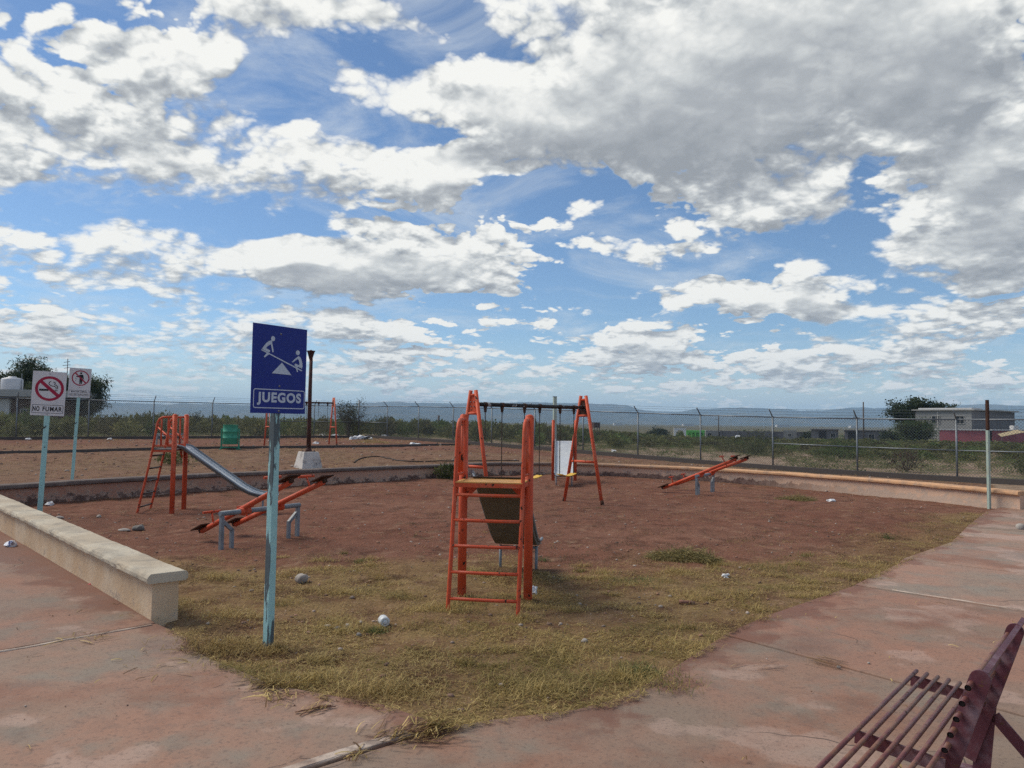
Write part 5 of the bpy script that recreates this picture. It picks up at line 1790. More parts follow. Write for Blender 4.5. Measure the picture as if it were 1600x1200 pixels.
def samp_mat(n):
    X = -3.6 + 13.6 * rg.random(n * 3); Y = 3.7 + 10.6 * rg.random(n * 3)
    ins = inside_poly(X, Y, PLAYE)
    de = dist_line(X, Y, EDGE)
    edge_ok = ins | (de < 0.10 * fbm(X, Y, 5.0, 3, 120) * 1.4)
    d = np.where(Y < 14.4, grass_cover(X, Y), 0)
    patch = sms(0.36, 0.56, fbm(X, Y, 3.6, 4, 130)) * 0.85 + 0.15
    bare = sms(0.52, 0.63, fbm(X, Y, 1.4, 3, 140))
    d = d * patch * (1 - 0.92 * bare)
    d = d / np.maximum(0.6, np.hypot(X, Y) / 6.0) ** 0.6
    ok = edge_ok & (rg.random(n * 3) < d)
    return X[ok], Y[ok]


STRAW = [(0.15, 0.085, 0.040), (0.33, 0.225, 0.085), (0.50, 0.375, 0.155), (0.42, 0.315, 0.120), (0.33, 0.235, 0.085), (0.24, 0.190, 0.062)]
def zfun(X, Y): return np.where(inside_poly(X, Y, PLAYE), ground_z(X, Y), 0.034)
allV = []; allQ = []; allT = []; allC = []; off = 0


def put(part):
    global off
    V, Q, T, c = part
    allV.append(V); allQ.append(Q + off); allT.append(T + off); allC.append(c); off += len(V)


def samp_fixed(X, Y): return lambda n: (X, Y)


X, Y = samp_mat(330000)
put(blades(0, samp_fixed(X, Y), rg, (0.02, 0.07), (0.0022, 0.0052), (0, 32), STRAW, zfun(X, Y)))
# taller tufts along the paving and round the posts
def tuft(cx, cy, rx, ry, n, ln=(0.05, 0.13), lie=(8, 62), tones=STRAW[1:4]):
    X = cx + rg.normal(size=n) * rx * 0.5; Y = cy + rg.normal(size=n) * ry * 0.5
    put(blades(0, samp_fixed(X, Y), rg, ln, (0.0025, 0.005), lie, tones, zfun(X, Y)))


for (cx, cy, rx, ry, n) in ((-1.95, 5.35, 0.30, 0.22, 1300), (-1.62, 5.30, 0.12, 0.1, 350), (-1.2, 4.75, 0.25, 0.12, 600), (-0.75, 4.55, 0.3, 0.15, 700), (0.15, 4.6, 0.35, 0.2, 800), (0.75, 4.85, 0.25, 0.15, 600),
                            (-0.5, 6.5, 0.2, 0.15, 350), (0.1, 6.25, 0.15, 0.12, 250), (-1.3, 5.9, 0.3, 0.2, 500), (0.4, 5.3, 0.3, 0.3, 500), (-2.3, 6.2, 0.25, 0.25, 500), (1.2, 5.55, 0.25, 0.2, 450)):
    tuft(cx, cy, rx, ry, n)
for (cx, cy, s_, n) in ((-1.02, 5.85, 0.10, 420), (0.85, 4.95, 0.12, 300), (-0.35, 6.75, 0.25, 420), (0.95, 4.65, 0.2, 350), (-1.7, 8.6, 0.07, 140), (0.75, 8.3, 0.08, 150), (3.6, 9.3, 0.10, 160), (2.9, 8.5, 0.3, 420), (0.4, 9.0, 0.08, 90), (5.4, 10.9, 0.08, 110), (-2.0, 9.2, 0.06, 80), (1.4, 7.6, 0.35, 300)):
    tuft(cx, cy, s_, s_, n, (0.03, 0.085), (20, 80), GREEN[1:] + STRAW[3:] + [(0.15, 0.17, 0.06)])
# many small clumps, so that the mown mat is not one even carpet
for _ in range(110):
    x = -3.0 + 7.5 * rg.random(); y = 4.3 + 4.6 * rg.random()
    if inside_poly(np.array([x]), np.array([y]), PLAYE)[0]:
        s_ = 0.05 + 0.13 * rg.random()
        tuft(x, y, s_ * 1.6, s_, int(60 + 1500 * s_), (0.03, 0.06 + 0.07 * rg.random()), (5, 45 + 35 * rg.random()), STRAW[1:4] if rg.random() < 0.7 else STRAW[3:])
# small weeds dotted over the red earth
Xw = -8 + 17 * rg.random(1500); Yw = 8.5 + 13 * rg.random(1500)
okw = inside_poly(Xw, Yw, PLAYE) & (fbm(Xw, Yw, 0.8, 3, 150) > 0.52)
Xw, Yw = Xw[okw][:330], Yw[okw][:330]
for x, y in zip(Xw, Yw):
    k = int(12 + 30 * rg.random())
    tuft(x, y, 0.16, 0.10, k, (0.03, 0.08), (5, 50), OLIVE[:1] + GREEN[:1] + [(0.09, 0.06, 0.03)] + STRAW[:2])
Xs, Ys = (-8 + 17 * rg.random(26000)), (7.5 + 14 * rg.random(26000))
oks = inside_poly(Xs, Ys, PLAYE) & (fbm(Xs, Ys, 1.1, 4, 160) > 0.535)
put(blades(0, samp_fixed(Xs[oks], Ys[oks]), rg, (0.03, 0.08), (0.003, 0.006), (0, 25), STRAW[:4], zfun(Xs[oks], Ys[oks])))
# thin dry grass in patches over the yard
Xy, Yy = (-24 + 38 * rg.random(90000)), (17 + 29 * rg.random(90000))
oky = inside_poly(Xy, Yy, YARD) & (np.abs(Xy) < 0.8 * Yy) & (fbm(Xy, Yy, 0.7, 4, 180) > 0.53)
Xy, Yy = Xy[oky][:24000], Yy[oky][:24000]
put(blades(0, samp_fixed(Xy, Yy), rg, (0.06, 0.16), (0.006, 0.014), (0, 45), STRAW[:4] + OLIVE[1:2], ground_z(Xy, Yy)))
go = fast_mesh('dry_grass', np.concatenate(allV), np.concatenate(allQ), np.concatenate(allT), M['grass'], colors=np.concatenate(allC))
tag(go, kind='stuff')


def hay(label, x, y, rx, ry, h, n, rot, tones, seed):
    r = np.random.default_rng(seed)
    u = r.random(n) ** 0.5; a = r.random(n) * 6.283
    px = np.cos(a) * u * rx; py = np.sin(a) * u * ry
    top = h * np.maximum(0, 1 - u ** 2) * (0.55 + 0.45 * np.sin(px / rx * 5.0 + 1) * np.cos(py / ry * 3)) + 0.01
    P = np.stack([px * math.cos(rot) - py * math.sin(rot), px * math.sin(rot) + py * math.cos(rot), top * r.random(n) ** 0.5], -1)
    D = r.normal(size=(n, 3)) * np.array((1, 1, 0.45))
    V, Q = leaf_quads(P, D, 0.08 + 0.13 * r.random(n), 0.004 + 0.003 * r.random(n), r, 0.2)
    t_ = np.array(tones); c = t_[r.integers(0, len(t_), n)] * (0.7 + 0.6 * r.random((n, 1)))
    t = fast_mesh('cut_grass_heap', V, Q, mat=M['grass'], colors=np.repeat(c, 4, 0))
    t.location = (x, y, float(ground_z(np.array([x]), np.array([y]))[0]))
    return tag(t, label, 'grass heap', 'heaps of cut grass')


HAYT = [(0.26, 0.215, 0.085), (0.34, 0.275, 0.11), (0.19, 0.165, 0.065), (0.42, 0.33, 0.15), (0.13, 0.105, 0.05)]
hay('long flattened heap of cut grass on the red earth right of the nearest slide', 2.05, 9.0, 0.40, 0.19, 0.11, 3200, R(-12), HAYT, 1)
hay('small heap of cut grass far out near the right stretch of wall', 6.15, 16.35, 0.40, 0.22, 0.11, 1800, R(-5), HAYT, 2)
hay('mound of dry grass beside the rubbish at the far fence corner', -6.9, 37.2, 0.95, 0.5, 0.28, 1500, 0.1, HAYT[:2] + STRAW[1:3], 3)

# dry stalks lying on the paving
sv = []; sq = []; st_ = []; sc = []; so = 0
rs_ = np.random.default_rng(91)


def stalks(cx, cy, rx, ry, n, ln, ang0=None, spread_=3.14, z=0.035):
    global so
    X = cx + rs_.normal(size=n) * rx; Y = cy + rs_.normal(size=n) * ry
    head = (ang0 if ang0 is not None else 0) + (rs_.random(n) - 0.5) * 2 * spread_
    L = ln[0] + (ln[1] - ln[0]) * rs_.random(n)
    for k in range(n):
        d = np.array((math.cos(head[k]), math.sin(head[k]))); s_ = np.array((-d[1], d[0]))
        bend = (rs_.random() - 0.5) * 0.4
        pts = [np.array((X[k], Y[k])) + d * L[k] * t + s_ * bend * L[k] * (t - t * t) for t in (0, 0.33, 0.66, 1.0)]
        w = 0.0018 + 0.0016 * rs_.random()
        zz = z + 0.012 * rs_.random()
        for i, p in enumerate(pts):
            lift = zz + (0.008 * math.sin(i))
            sv.append((p[0] + s_[0] * w, p[1] + s_[1] * w, lift)); sv.append((p[0] - s_[0] * w, p[1] - s_[1] * w, lift + 0.002))
        for i in range(3):
            a_ = so + i * 2; sq.append((a_, a_ + 1, a_ + 3, a_ + 2))
        c = np.array(STRAW[rs_.integers(0, 4)]) * (0.8 + 0.7 * rs_.random())
        sc.extend([c] * 8); so += 8


stalks(-0.52, 3.82, 0.11, 0.06, 150, (0.05, 0.16), 0.7, 0.9)      # clump in the open joint
stalks(-0.40, 3.93, 0.05, 0.05, 80, (0.05, 0.14), 0.7, 1.2)
stalks(-0.70, 3.62, 0.03, 0.02, 18, (0.05, 0.12))
stalks(-1.42, 4.52, 0.10, 0.05, 120, (0.06, 0.18), 0.6, 0.8)
stalks(-1.30, 4.35, 0.05, 0.05, 40, (0.05, 0.14))
stalks(-1.07, 4.15, 0.05, 0.04, 26, (0.06, 0.14), 1.0, 0.6)
stalks(2.05, 5.15, 0.06, 0.06, 26, (0.10, 0.22), -0.9, 0.3)
stalks(1.6, 5.0, 0.05, 0.05, 8, (0.10, 0.2), 0.2, 0.5)
stalks(-3.0, 5.45, 0.08, 0.08, 26, (0.06, 0.16))
stalks(-2.2, 4.9, 0.2, 0.2, 20, (0.05, 0.14))
for _ in range(150):
    x = -4.5 + 9.5 * rs_.random(); y = 2.6 + 6 * rs_.random()
    if not inside_poly(np.array([x]), np.array([y]), PLAYE)[0] and abs(x) < 0.75 * y:
        stalks(x, y, 0.02, 0.02, 1 + int(2 * rs_.random()), (0.02, 0.09))
tag(fast_mesh('dry_stalks', np.array(sv), np.array(sq), mat=M['grass'], colors=np.array(sc)), kind='stuff')

# ================================================================== stones, litter, hose
print('small things')


def stone_mesh(r, sx, sy, sz, jag=0.22, sub=2):
    bm = bmesh.new()
    bmesh.ops.create_icosphere(bm, subdivisions=sub, radius=1.0)
    f = r.normal(size=(4, 3)); ph = r.random(4) * 6.28
    for v in bm.verts:
        d = 1.0 + jag * sum(math.sin(float(np.dot(f[k], v.co)) * 2.0 + ph[k]) for k in range(4)) / 2.2
        v.co = Vector((v.co.x * d * sx, v.co.y * d * sy, max(v.co.z * d, -0.75) * sz))
    me = bpy.data.meshes.new('stone'); bm.to_mesh(me); bm.free()
    me.polygons.foreach_set('use_smooth', [sub > 1] * len(me.polygons))
    return me


def gz1(x, y):
    if inside_poly(np.array([x]), np.array([y]), PLAYE)[0]:
        return float(ground_z(np.array([x]), np.array([y]))[0])
    if y < 15: return 0.03
    return float(ground_z(np.array([x]), np.array([y]))[0])


def stone(name, label, x, y, s, m, seed, cat='stone', group='loose stones', sub=3):
    me = stone_mesh(np.random.default_rng(seed), *s, sub=sub); me.materials.append(m)
    o = bpy.data.objects.new(name, me); C.objects.link(o)
    o.location = (x, y, gz1(x, y) + s[2] * 0.62)
    return tag(o, label, cat, group)


stone('stone', 'round pale stone with a dark chip in the grass right of the blue sign', -2.05, 7.52, (0.060, 0.058, 0.052), M['stone_pale'], 2)
stone('stone', 'grey rounded rock beside a flat pale one left of the nearest seesaw', -5.30, 10.85, (0.080, 0.06, 0.048), M['stone_grey'], 3)
stone('stone', 'flat pale rock leaning against a grey rock left of the nearest seesaw', -5.45, 10.76, (0.085, 0.05, 0.026), M['stone_pale'], 4)
stone('stone', 'pale flat stone near the foot of the no smoking sign', -7.05, 11.9, (0.06, 0.04, 0.025), M['stone_pale'], 5)
stone('stone', 'small pale stone between the no smoking sign and the left slide', -6.6, 12.2, (0.035, 0.03, 0.027), M['stone_pale'], 6)
stone('stone', 'white stone on the pale slab at the right picture edge', 7.84, 11.72, (0.06, 0.06, 0.055), M['stone_pale'], 7)
stone('stone', 'small pale stone on the paving left of the bench', 2.14, 4.98, (0.013, 0.010, 0.009), M['stone_pale'], 8)
stone('stone', 'tiny stone on the paving nearest the bench bars', 2.38, 5.08, (0.010, 0.008, 0.007), M['stone_pale'], 9)
stone('stone', 'pale stone sunk in the right side of the mown grass', 0.55, 5.62, (0.028, 0.022, 0.018), M['stone_pale'], 10)
for i, (px, py) in enumerate([(-1.42, 6.0), (-1.33, 5.92), (-1.26, 5.98), (-1.12, 5.72), (-1.18, 6.1)]):
    stone('stone', ['white pebble left of the stone cluster by the green tuft', 'brown pebble in the stone cluster by the green tuft', 'flat cream pebble right of the stone cluster by the green tuft',
                    'grey pebble in front of the green tuft in the grass', 'pink pebble behind the stone cluster by the green tuft'][i], px, py, (0.030 - 0.003 * i, 0.022, 0.015), [M['stone_pale'], M['stone_grey'], M['stone_pale'], M['stone_grey'], M['stone_pale']][i], 20 + i)

# pebbles: nobody could count them
rp = np.random.default_rng(13)
PT = []
for i in range(5):
    me = stone_mesh(np.random.default_rng(400 + i), 1, 1, 0.65, 0.25, 1)
    PT.append((np.array([v.co[:] for v in me.vertices]), np.array([p.vertices[:] for p in me.polygons])))
    bpy.data.meshes.remove(me)


def pebbles(name, X, Y, size, zf):
    V = []; T = []; cs_ = []; o = 0
    Z = zf(X, Y)
    for k in range(len(X)):
        v, t_ = PT[rp.integers(5)]
        s_ = size[0] + (size[1] - size[0]) * rp.random() ** 3
        a = rp.random() * 6.283
        w = np.stack([(v[:, 0] * math.cos(a) - v[:, 1] * math.sin(a)) * s_ * (0.8 + .5 * rp.random()) + X[k], (v[:, 0] * math.sin(a) + v[:, 1] * math.cos(a)) * s_ + Y[k], v[:, 2] * s_ + Z[k] + s_ * 0.25], -1)
        V.append(w); T.append(t_ + o); o += len(v)
        c = np.array([(0.34, 0.26, 0.21), (0.26, 0.16, 0.12), (0.19, 0.12, 0.09), (0.40, 0.33, 0.28), (0.27, 0.15, 0.10)][rp.integers(5)])
        cs_.append(np.repeat(c[None] * (0.75 + 0.5 * rp.random()), len(v), 0))
    return tag(fast_mesh(name, np.concatenate(V), None, np.concatenate(T), M['pebble'], smooth=True, colors=np.concatenate(cs_)), kind='stuff')


X = -9 + 19 * rp.random(12000); Y = 4 + 18 * rp.random(12000) ** 1.2
ok = inside_poly(X, Y, PLAYE) & (np.abs(X) < 0.75 * Y) & (rp.random(12000) < 0.35 + 0.65 * (fbm(X, Y, 0.9, 3, 170) > 0.5))
pebbles('pebbles', X[ok][:2600], Y[ok][:2600], (0.005, 0.022), ground_z)
X = -4.5 + 10 * rp.random(900); Y = 2.6 + 8 * rp.random(900)
ok = ~inside_poly(X, Y, PLAYE) & (np.abs(X) < 0.75 * Y) & ~((X < -2.7) & (Y > 5.9 - (X + 2.7) * 1.07 - 0.2))
pebbles('grit', X[ok][:170], Y[ok][:170], (0.002, 0.007), lambda x, y: np.full(len(x), 0.033))
X = -26 + 42 * rp.random(6000); Y = 17 + 27 * rp.random(6000)
ok = inside_poly(X, Y, YARD) & (np.abs(X) < 0.75 * Y)
pebbles('yard_pebbles', X[ok][:1400], Y[ok][:1400], (0.012, 0.06), ground_z)


def crumple(name, label, x, y, s, m, seed, cat, group=None, z=None, jag=0.5):
    """creased litter: an irregular faceted lump"""
    r = np.random.default_rng(seed)
    bm = bmesh.new(); bmesh.ops.create_icosphere(bm, subdivisions=2, radius=1.0)
    for v in bm.verts:
        d = 1 + jag * (r.random() - 0.5) * 1.5
        v.co = Vector((v.co.x * d * s[0], v.co.y * d * s[1], max(v.co.z * d, -0.6) * s[2]))
    me = bpy.data.meshes.new(name); bm.to_mesh(me); bm.free(); me.materials.append(m)
    o = bpy.data.objects.new(name, me); C.objects.link(o)
    o.location = (x, y, (gz1(x, y) if z is None else z) + s[2] * 0.5)
    o.rotation_euler = (0, 0, r.random() * 6)
    return tag(o, label, cat, group)


crumple('wrapper', 'crumpled blue and white wrapper on the left pavement by the picture edge', -6.02, 9.2, (0.055, 0.10, 0.05), M['wrapper'], 1, 'wrapper')
crumple('litter', 'crumpled white litter at the foot of the far wall beside the no smoking sign', -8.30, 13.7, (0.10, 0.06, 0.045), M['paper'], 2, 'litter')
crumple('litter', 'torn white paper in the grass below the cut grass heap', 2.25, 7.95, (0.052, 0.032, 0.022), M['paper'], 3, 'litter', jag=0.9)
crumple('litter', 'small white scrap by the right post of the nearest slide', 0.23, 7.15, (0.04, 0.02, 0.05), M['paper'], 4, 'litter', jag=0.8)
crumple('litter', 'small red scrap on the pavement edge under the cream wall', -3.93, 7.18, (0.035, 0.025, 0.008), M['red_scrap'], 5, 'litter')
crumple('litter', 'white flat litter beside the small heap of cut grass by the right wall', 6.75, 16.0, (0.12, 0.07, 0.03), M['paper'], 6, 'litter')
crumple('litter', 'white bag lying near the far kerb right of the lamp post', -4.55, 35.6, (0.30, 0.16, 0.09), M['paper'], 7, 'litter', 'white litter near the far fence')
crumple('litter', 'white litter under the far swing set', -9.0, 34.9, (0.18, 0.10, 0.06), M['paper'], 8, 'litter', 'white litter near the far fence')
for i, (x, y, s_) in enumerate([(-8.2, 49.0, 0.3), (-11.5, 49.5, 0.28), (-12.6, 50.5, 0.3), (-20.1, 43.5, 0.26), (-18.0, 48, 0.25), (5.2, 38.5, 0.2), (-19.2, 36.2, 0.16), (-22.2, 34.8, 0.16)]):
    crumple('litter', ['white litter in the scrub right of the fence corner shrub', 'white litter in the weeds behind the far swing', 'white rag in the scrub behind the lamp post', 'white litter behind the fence under the small white sign',
                       'white litter in the scrub behind the left slide', 'white litter beyond the fence right of the swing', 'white scrap on the red strip left of the bin', 'white scrap on the red strip behind the no smoking sign'][i],
            x, y, (s_, s_ * 0.6, s_ * 0.3), M['paper'], 30 + i, 'litter', 'white litter near the far fence', z=tzf(x, y) + 0.04)

# rubbish heap at the corner
rb = thing('rubbish_heap', 'heap of white and dark rubbish bags at the far fence corner', 'rubbish', (-8.55, 43.0, 0.50), 0)
for i, (x, y, s_, m) in enumerate([(0.1, 0, 0.42, 'paper'), (0.62, 0.05, 0.36, 'dark_bag'), (-0.45, 0.1, 0.36, 'paper'), (0.85, 0.0, 0.26, 'paper'), (0.2, 0.25, 0.40, 'yellow_scrap'), (-0.85, -0.1, 0.26, 'paper'), (0.35, -0.2, 0.22, 'dark_bag'), (-0.1, 0.3, 0.38, 'wrapper')]):
    s_ *= 0.62; x *= 0.6; y *= 0.6
    o = crumple('bag', None, x, y, (s_, s_ * 0.7, s_ * 0.62), M[m], 50 + i, None, z=0.0)
    o.parent = rb

# plastic jar, stick
jar = thing('plastic_jar', 'clear milky plastic jar lying in the grass with its base to the camera', 'jar', (-0.97, 5.99, gz1(-0.97, 5.99) + 0.040), R(22))
Mj = Matrix.Rotation(R(90), 4, 'X')
MB().lathe([(0.0, 0.006), (0.022, 0.004), (0.026, 0.0), (0.034, 0.002), (0.040, 0.010), (0.040, 0.05), (0.038, 0.055), (0.040, 0.06), (0.040, 0.085), (0.030, 0.10), (0.026, 0.115), (0.024, 0.115), (0.028, 0.098), (0.037, 0.083), (0.037, 0.01), (0.0, 0.009)], 22, Matrix.Rotation(R(-90), 4, 'X')).build('jar_body', M['plastic'], jar)
MB().lathe([(0.0, -0.001), (0.012, -0.002), (0.017, -0.001), (0.018, 0.003)], 18, Matrix.Rotation(R(-90), 4, 'X')).build('jar_base_ring', M['paper'], jar)
sk = MB().tube([(-0.065, 0.01, 0.02), (-0.03, 0, 0.022), (0.03, -0.004, 0.021), (0.07, -0.012, 0.018)], 0.015, 9, rs=[0.020, 0.015, 0.014, 0.012]).build('stick', M['wood'])
sk.location = (1.58, 6.82, gz1(1.58, 6.82)); tag(sk, 'short reddish piece of wood lying in the mown grass', 'stick')
tw = MB().tube([(-0.10, -0.05, 0.008), (-0.03, -0.02, 0.012), (0.02, 0.03, 0.010), (0.07, 0.05, 0.008)], 0.004, 6).tube([(0.02, 0.03, 0.010), (0.10, 0.025, 0.012)], 0.003, 5).tube([(-0.03, -0.02, 0.012), (-0.06, -0.10, 0.01)], 0.003, 5).build('twig', M['wood'])
tw.location = (-1.04, 4.17, 0.03); tag(tw, 'thin dry twig on the pavement left of the open joint', 'twig')

# garden hose across the yard
HP = smooth_path([(-5.38, 25.96), (-5.42, 27.14), (-5.27, 27.93), (-4.94, 28.29), (-4.55, 27.84), (-3.92, 26.73), (-3.34, 26.63), (-2.26, 27.1), (-1.2, 27.6), (0.3, 28.0)], 6)
hz_ = [(x, y, float(ground_z(np.array([x]), np.array([y]))[0]) + 0.02) for x, y in HP]
tag(MB().tube(hz_, 0.018, 7).build('hose', M['hose']), 'thin black hose curving over the yard behind the wall', 'hose')

# ================================================================== houses and far things
print('houses')
B = {}
B['grey_render'] = mat('grey_render', (0.27, 0.265, 0.255), 0.9, coord='World', tints=[((0.26, 0.25, 0.24), 0.6, 0.45, 0.7, 0.6)])
B['block'] = mat('bare_block', (0.19, 0.18, 0.185), 0.95, coord='World', tints=[((0.13, 0.125, 0.13), 0.8, 0.45, 0.7, 0.7)])
B['white'] = mat('white_wall', (0.58, 0.57, 0.56), 0.9, coord='World', tints=[((0.42, 0.41, 0.40), 0.7, 0.45, 0.7, 0.6)])
B['bright'] = mat('fresh_white_wall', (0.78, 0.77, 0.75), 0.9)
B['pink'] = mat('pink_wall', (0.44, 0.13, 0.15), 0.9, coord='World', tints=[((0.34, 0.10, 0.11), 0.8, 0.45, 0.7, 0.6)])
B['brick'] = mat('dark_brick', (0.075, 0.035, 0.025), 0.95, coord='World', tints=[((0.045, 0.03, 0.025), 1.0, 0.45, 0.7, 0.7)])
B['slab'] = mat('concrete_roof', (0.42, 0.40, 0.37), 0.9, coord='World', tints=[((0.28, 0.27, 0.26), 0.6, 0.45, 0.7, 0.6)])
B['dark'] = mat('dark_opening', (0.018, 0.018, 0.022), 0.4)
B['green'] = mat('green_wall', (0.20, 0.66, 0.15), 0.9)
B['tan'] = mat('tan_canopy', (0.40, 0.32, 0.19), 0.9)
B['tank'] = mat('white_tank', (0.55, 0.55, 0.57), 0.5)
B['car'] = mat('white_car_paint', (0.62, 0.63, 0.64), 0.25)
B['glass'] = mat('dark_glass', (0.02, 0.025, 0.03), 0.1)
B['rubber'] = mat('tyre', (0.02, 0.02, 0.02), 0.9)
B['pole'] = mat('pole_wood', (0.12, 0.10, 0.09), 0.9)
B['stonewall'] = mat('grey_boundary', (0.165, 0.155, 0.165), 0.95, coord='World', tints=[((0.11, 0.105, 0.11), 0.5, 0.4, 0.7, 0.8)])


def frame_from(p0, p1):
    """placement of a facade whose foot runs from p0 to p1 (seen left to right from the camera)"""
    d = Vector((p1[0] - p0[0], p1[1] - p0[1]))
    return d.length, math.atan2(d.y, d.x)


def window(parent, x, z, w, h, y=-0.0, frame=None):
    f = MB()
    f.box((x, y - 0.03, z + h / 2 + 0.03), (w + 0.12, 0.08, 0.06)).box((x, y - 0.03, z - h / 2 - 0.03), (w + 0.12, 0.10, 0.06))
    f.box((x - w / 2 - 0.03, y - 0.03, z), (0.06, 0.08, h)).box((x + w / 2 + 0.03, y - 0.03, z), (0.06, 0.08, h)).box((x, y - 0.02, z), (0.04, 0.05, h))
    o = f.build('window', frame or B['slab'], parent)
    MB().box((x, y - 0.008, z), (w, 0.012, h)).build('pane', B['glass'], o)
    return o


# grey two-storey house with its pink annexe
L1, a1 = frame_from((55.6, 103.5), (59.66, 98.0))
zb = -1.3
gh = thing('house', 'grey two-storey house with a thin flat roof and two dark upper windows', 'house', (59.66, 98.0, zb), 0)
def wall_box(name, m, parent, pts, z0, z1):
    return MB().prism(pts, z0, z1).build(name, m, parent)
A0 = (0, 0); A1 = (-4.2, 5.6); A2 = (6.9, 13.9); A3 = (11.1, 8.3)
wall_box('wall', B['grey_render'], gh, [A0, A1, (A1[0] + .25, A1[1] + .19), (0.25, 0.19)], 0, 5.05)
wall_box('wall', B['block'], gh, [(0.02, -0.0), (0.26, 0.2), (A3[0] - .15, A3[1] + .2), A3], 0, 5.03)
wall_box('wall', B['block'], gh, [A3, (A3[0] - .2, A3[1] - .14), (A2[0] - .2, A2[1] - .1), A2], 0, 5.02)
wall_box('wall', B['block'], gh, [A2, (A2[0], A2[1] - .3), (A1[0], A1[1] - .3 + .35), (A1[0], A1[1] + .2)], 0, 5.01)
wall_box('roof', B['slab'], gh, [(0.0, -0.55), (-4.75, 5.75), (6.9, 14.5), (11.7, 8.2)], 5.06, 5.22)
wall_box('parapet', B['white'], gh, [(0.2, 0.3), (-3.9, 5.6), (-1.5, 7.4), (2.6, 2.1)], 5.225, 5.42)
Mw = Matrix.Rotation(math.atan2(-5.6, 4.2), 4, 'Z')
for s_ in (0.37, 0.80):
    o = window(gh, 0, 0, 0.95, 0.95)
    o.matrix_local = Matrix.Translation((A1[0] * (1 - s_), A1[1] * (1 - s_), 3.85)) @ Mw
wall_box('partition_rib', B['slab'], gh, [(-2.6, 3.40), (-2.5, 3.27), (-2.47, 3.29), (-2.57, 3.42)], 0, 5.0)
pk = thing('annexe', 'long low pink annexe with a dark doorway below the grey house', 'house', (54.6, 96.5, -1.25), 0)
wall_box('wall', B['pink'], pk, [(0, 0), (4.3, -2.6), (4.5, -2.3), (0.2, 0.3)], 0, 2.42)
wall_box('wall', B['pink'], pk, [(4.9, -2.95), (16.0, -1.0), (15.9, -0.7), (4.95, -2.6)], 0, 2.44)
wall_box('roof', B['white'], pk, [(-0.3, 0.1), (4.7, -3.2), (16.2, -1.2), (17, 1.9), (6, 0.5), (0.2, 1.5)], 2.45, 2.58)
wall_box('door', B['dark'], pk, [(4.3, -2.45), (4.95, -2.75), (5.0, -2.6), (4.35, -2.3)], 0, 2.40)
wall_box('roof_tank', B['white'], pk, [(8.6, -1.3), (9.3, -1.2), (9.2, -0.6), (8.5, -0.7)], 2.585, 3.1)
cn = thing('canopy', 'sagging tan canopy on thin posts in front of the pink annexe', 'canopy', (60.6, 90.5, -1.2), 0)
MB().add([(-2.2, -0.3, 1.7), (0.4, -0.8, 2.3), (3.7, 0.3, 1.65), (3.2, 1.6, 2.0), (0.6, 1.2, 2.55), (-1.8, 1.0, 2.0),
          (-2.2, -0.3, 1.66), (0.4, -0.8, 2.26), (3.7, 0.3, 1.61), (3.2, 1.6, 1.96), (0.6, 1.2, 2.51), (-1.8, 1.0, 1.96)],
         [(0, 1, 4, 5), (1, 2, 3, 4), (6, 11, 10, 7), (7, 10, 9, 8), (0, 6, 7, 1), (1, 7, 8, 2), (2, 8, 9, 3), (3, 9, 10, 4), (4, 10, 11, 5), (5, 11, 6, 0)]).build('cloth', B['tan'], cn)
for x, y, h in ((-2.1, -0.25, 1.66), (0.4, -0.7, 2.25), (3.6, 0.3, 1.6), (3.1, 1.5, 1.96)):
    MB().tube([(x, y, 0), (x, y, h)], 0.035, 7).build('post', B['pole'], cn)

# dark shed group and walls
def block_house(label, x, y, w, d, h, m, rot, zb=None, roof=True, openings=(), name='building', cat='building', group=None, roofm=None):
    zb = tzf(x, y) - 0.1 if zb is None else zb
    t = thing(name, label, cat, (x, y, zb), rot, group)
    MB().box((w / 2, d / 2, h / 2), (w, d, h)).build('wall', m, t)
    if roof:
        MB().box((w / 2, d / 2 - 0.1, h + 0.07), (w + 0.3, d + 0.4, 0.13)).build('roof', roofm or B['slab'], t)
    for (ox, oz, ow, oh, nm) in openings:
        if nm == 'window':
            window(t, ox, oz, ow, oh, 0.0)
        else:
            MB().box((ox, -0.006, oz), (ow, 0.06, oh)).build(nm, B['dark'], t)
    return t


block_house('low dark grey block building with open doorways, left of the thin pole', 43.6, 110, 3.6, 3.5, 2.0, B['block'], R(-22), openings=((1.5, 0.9, 1.0, 1.8, 'door'), (2.9, 1.2, 0.6, 0.6, 'window')), roofm=B['block'])
block_house('second dark block building right of the thin pole', 47.6, 108, 5.2, 3.5, 1.9, B['block'], R(-22), openings=((1.0, 0.9, 1.2, 1.8, 'door'), (3.4, 1.1, 0.7, 0.7, 'window')), roofm=B['stonewall'])
block_house('pale grey square hut at the left end of the dark buildings', 41.7, 116, 1.9, 2.5, 1.95, B['grey_render'], R(-20), roof=False, openings=((0.9, 1.2, 0.4, 0.4, 'window'),))
lw = thing('boundary_wall', 'long grey block boundary wall among the far houses', 'wall', (36.3, 131, tzf(40, 130) - 0.2), R(-16))
MB().box((7.0, 0.1, 1.0), (14.0, 0.2, 2.0)).build('wall_body', B['stonewall'], lw)
for k in range(6):
    MB().box((k * 2.8, 0.0, 1.04), (0.3, 0.34, 2.08)).build('pier', B['block'], lw)
block_house('pale low grey building between the green building and the long wall', 34.9, 136, 4.0, 3.0, 2.0, B['grey_render'], R(-12), roof=False, openings=((2.6, 1.3, 0.6, 0.9, 'window'), (0.7, 1.2, 0.6, 0.7, 'window')))
gb2 = thing('building', 'small bright green arcaded building far behind the fence', 'building', (32.6, 141, tzf(33, 140) - 0.1), R(-8))
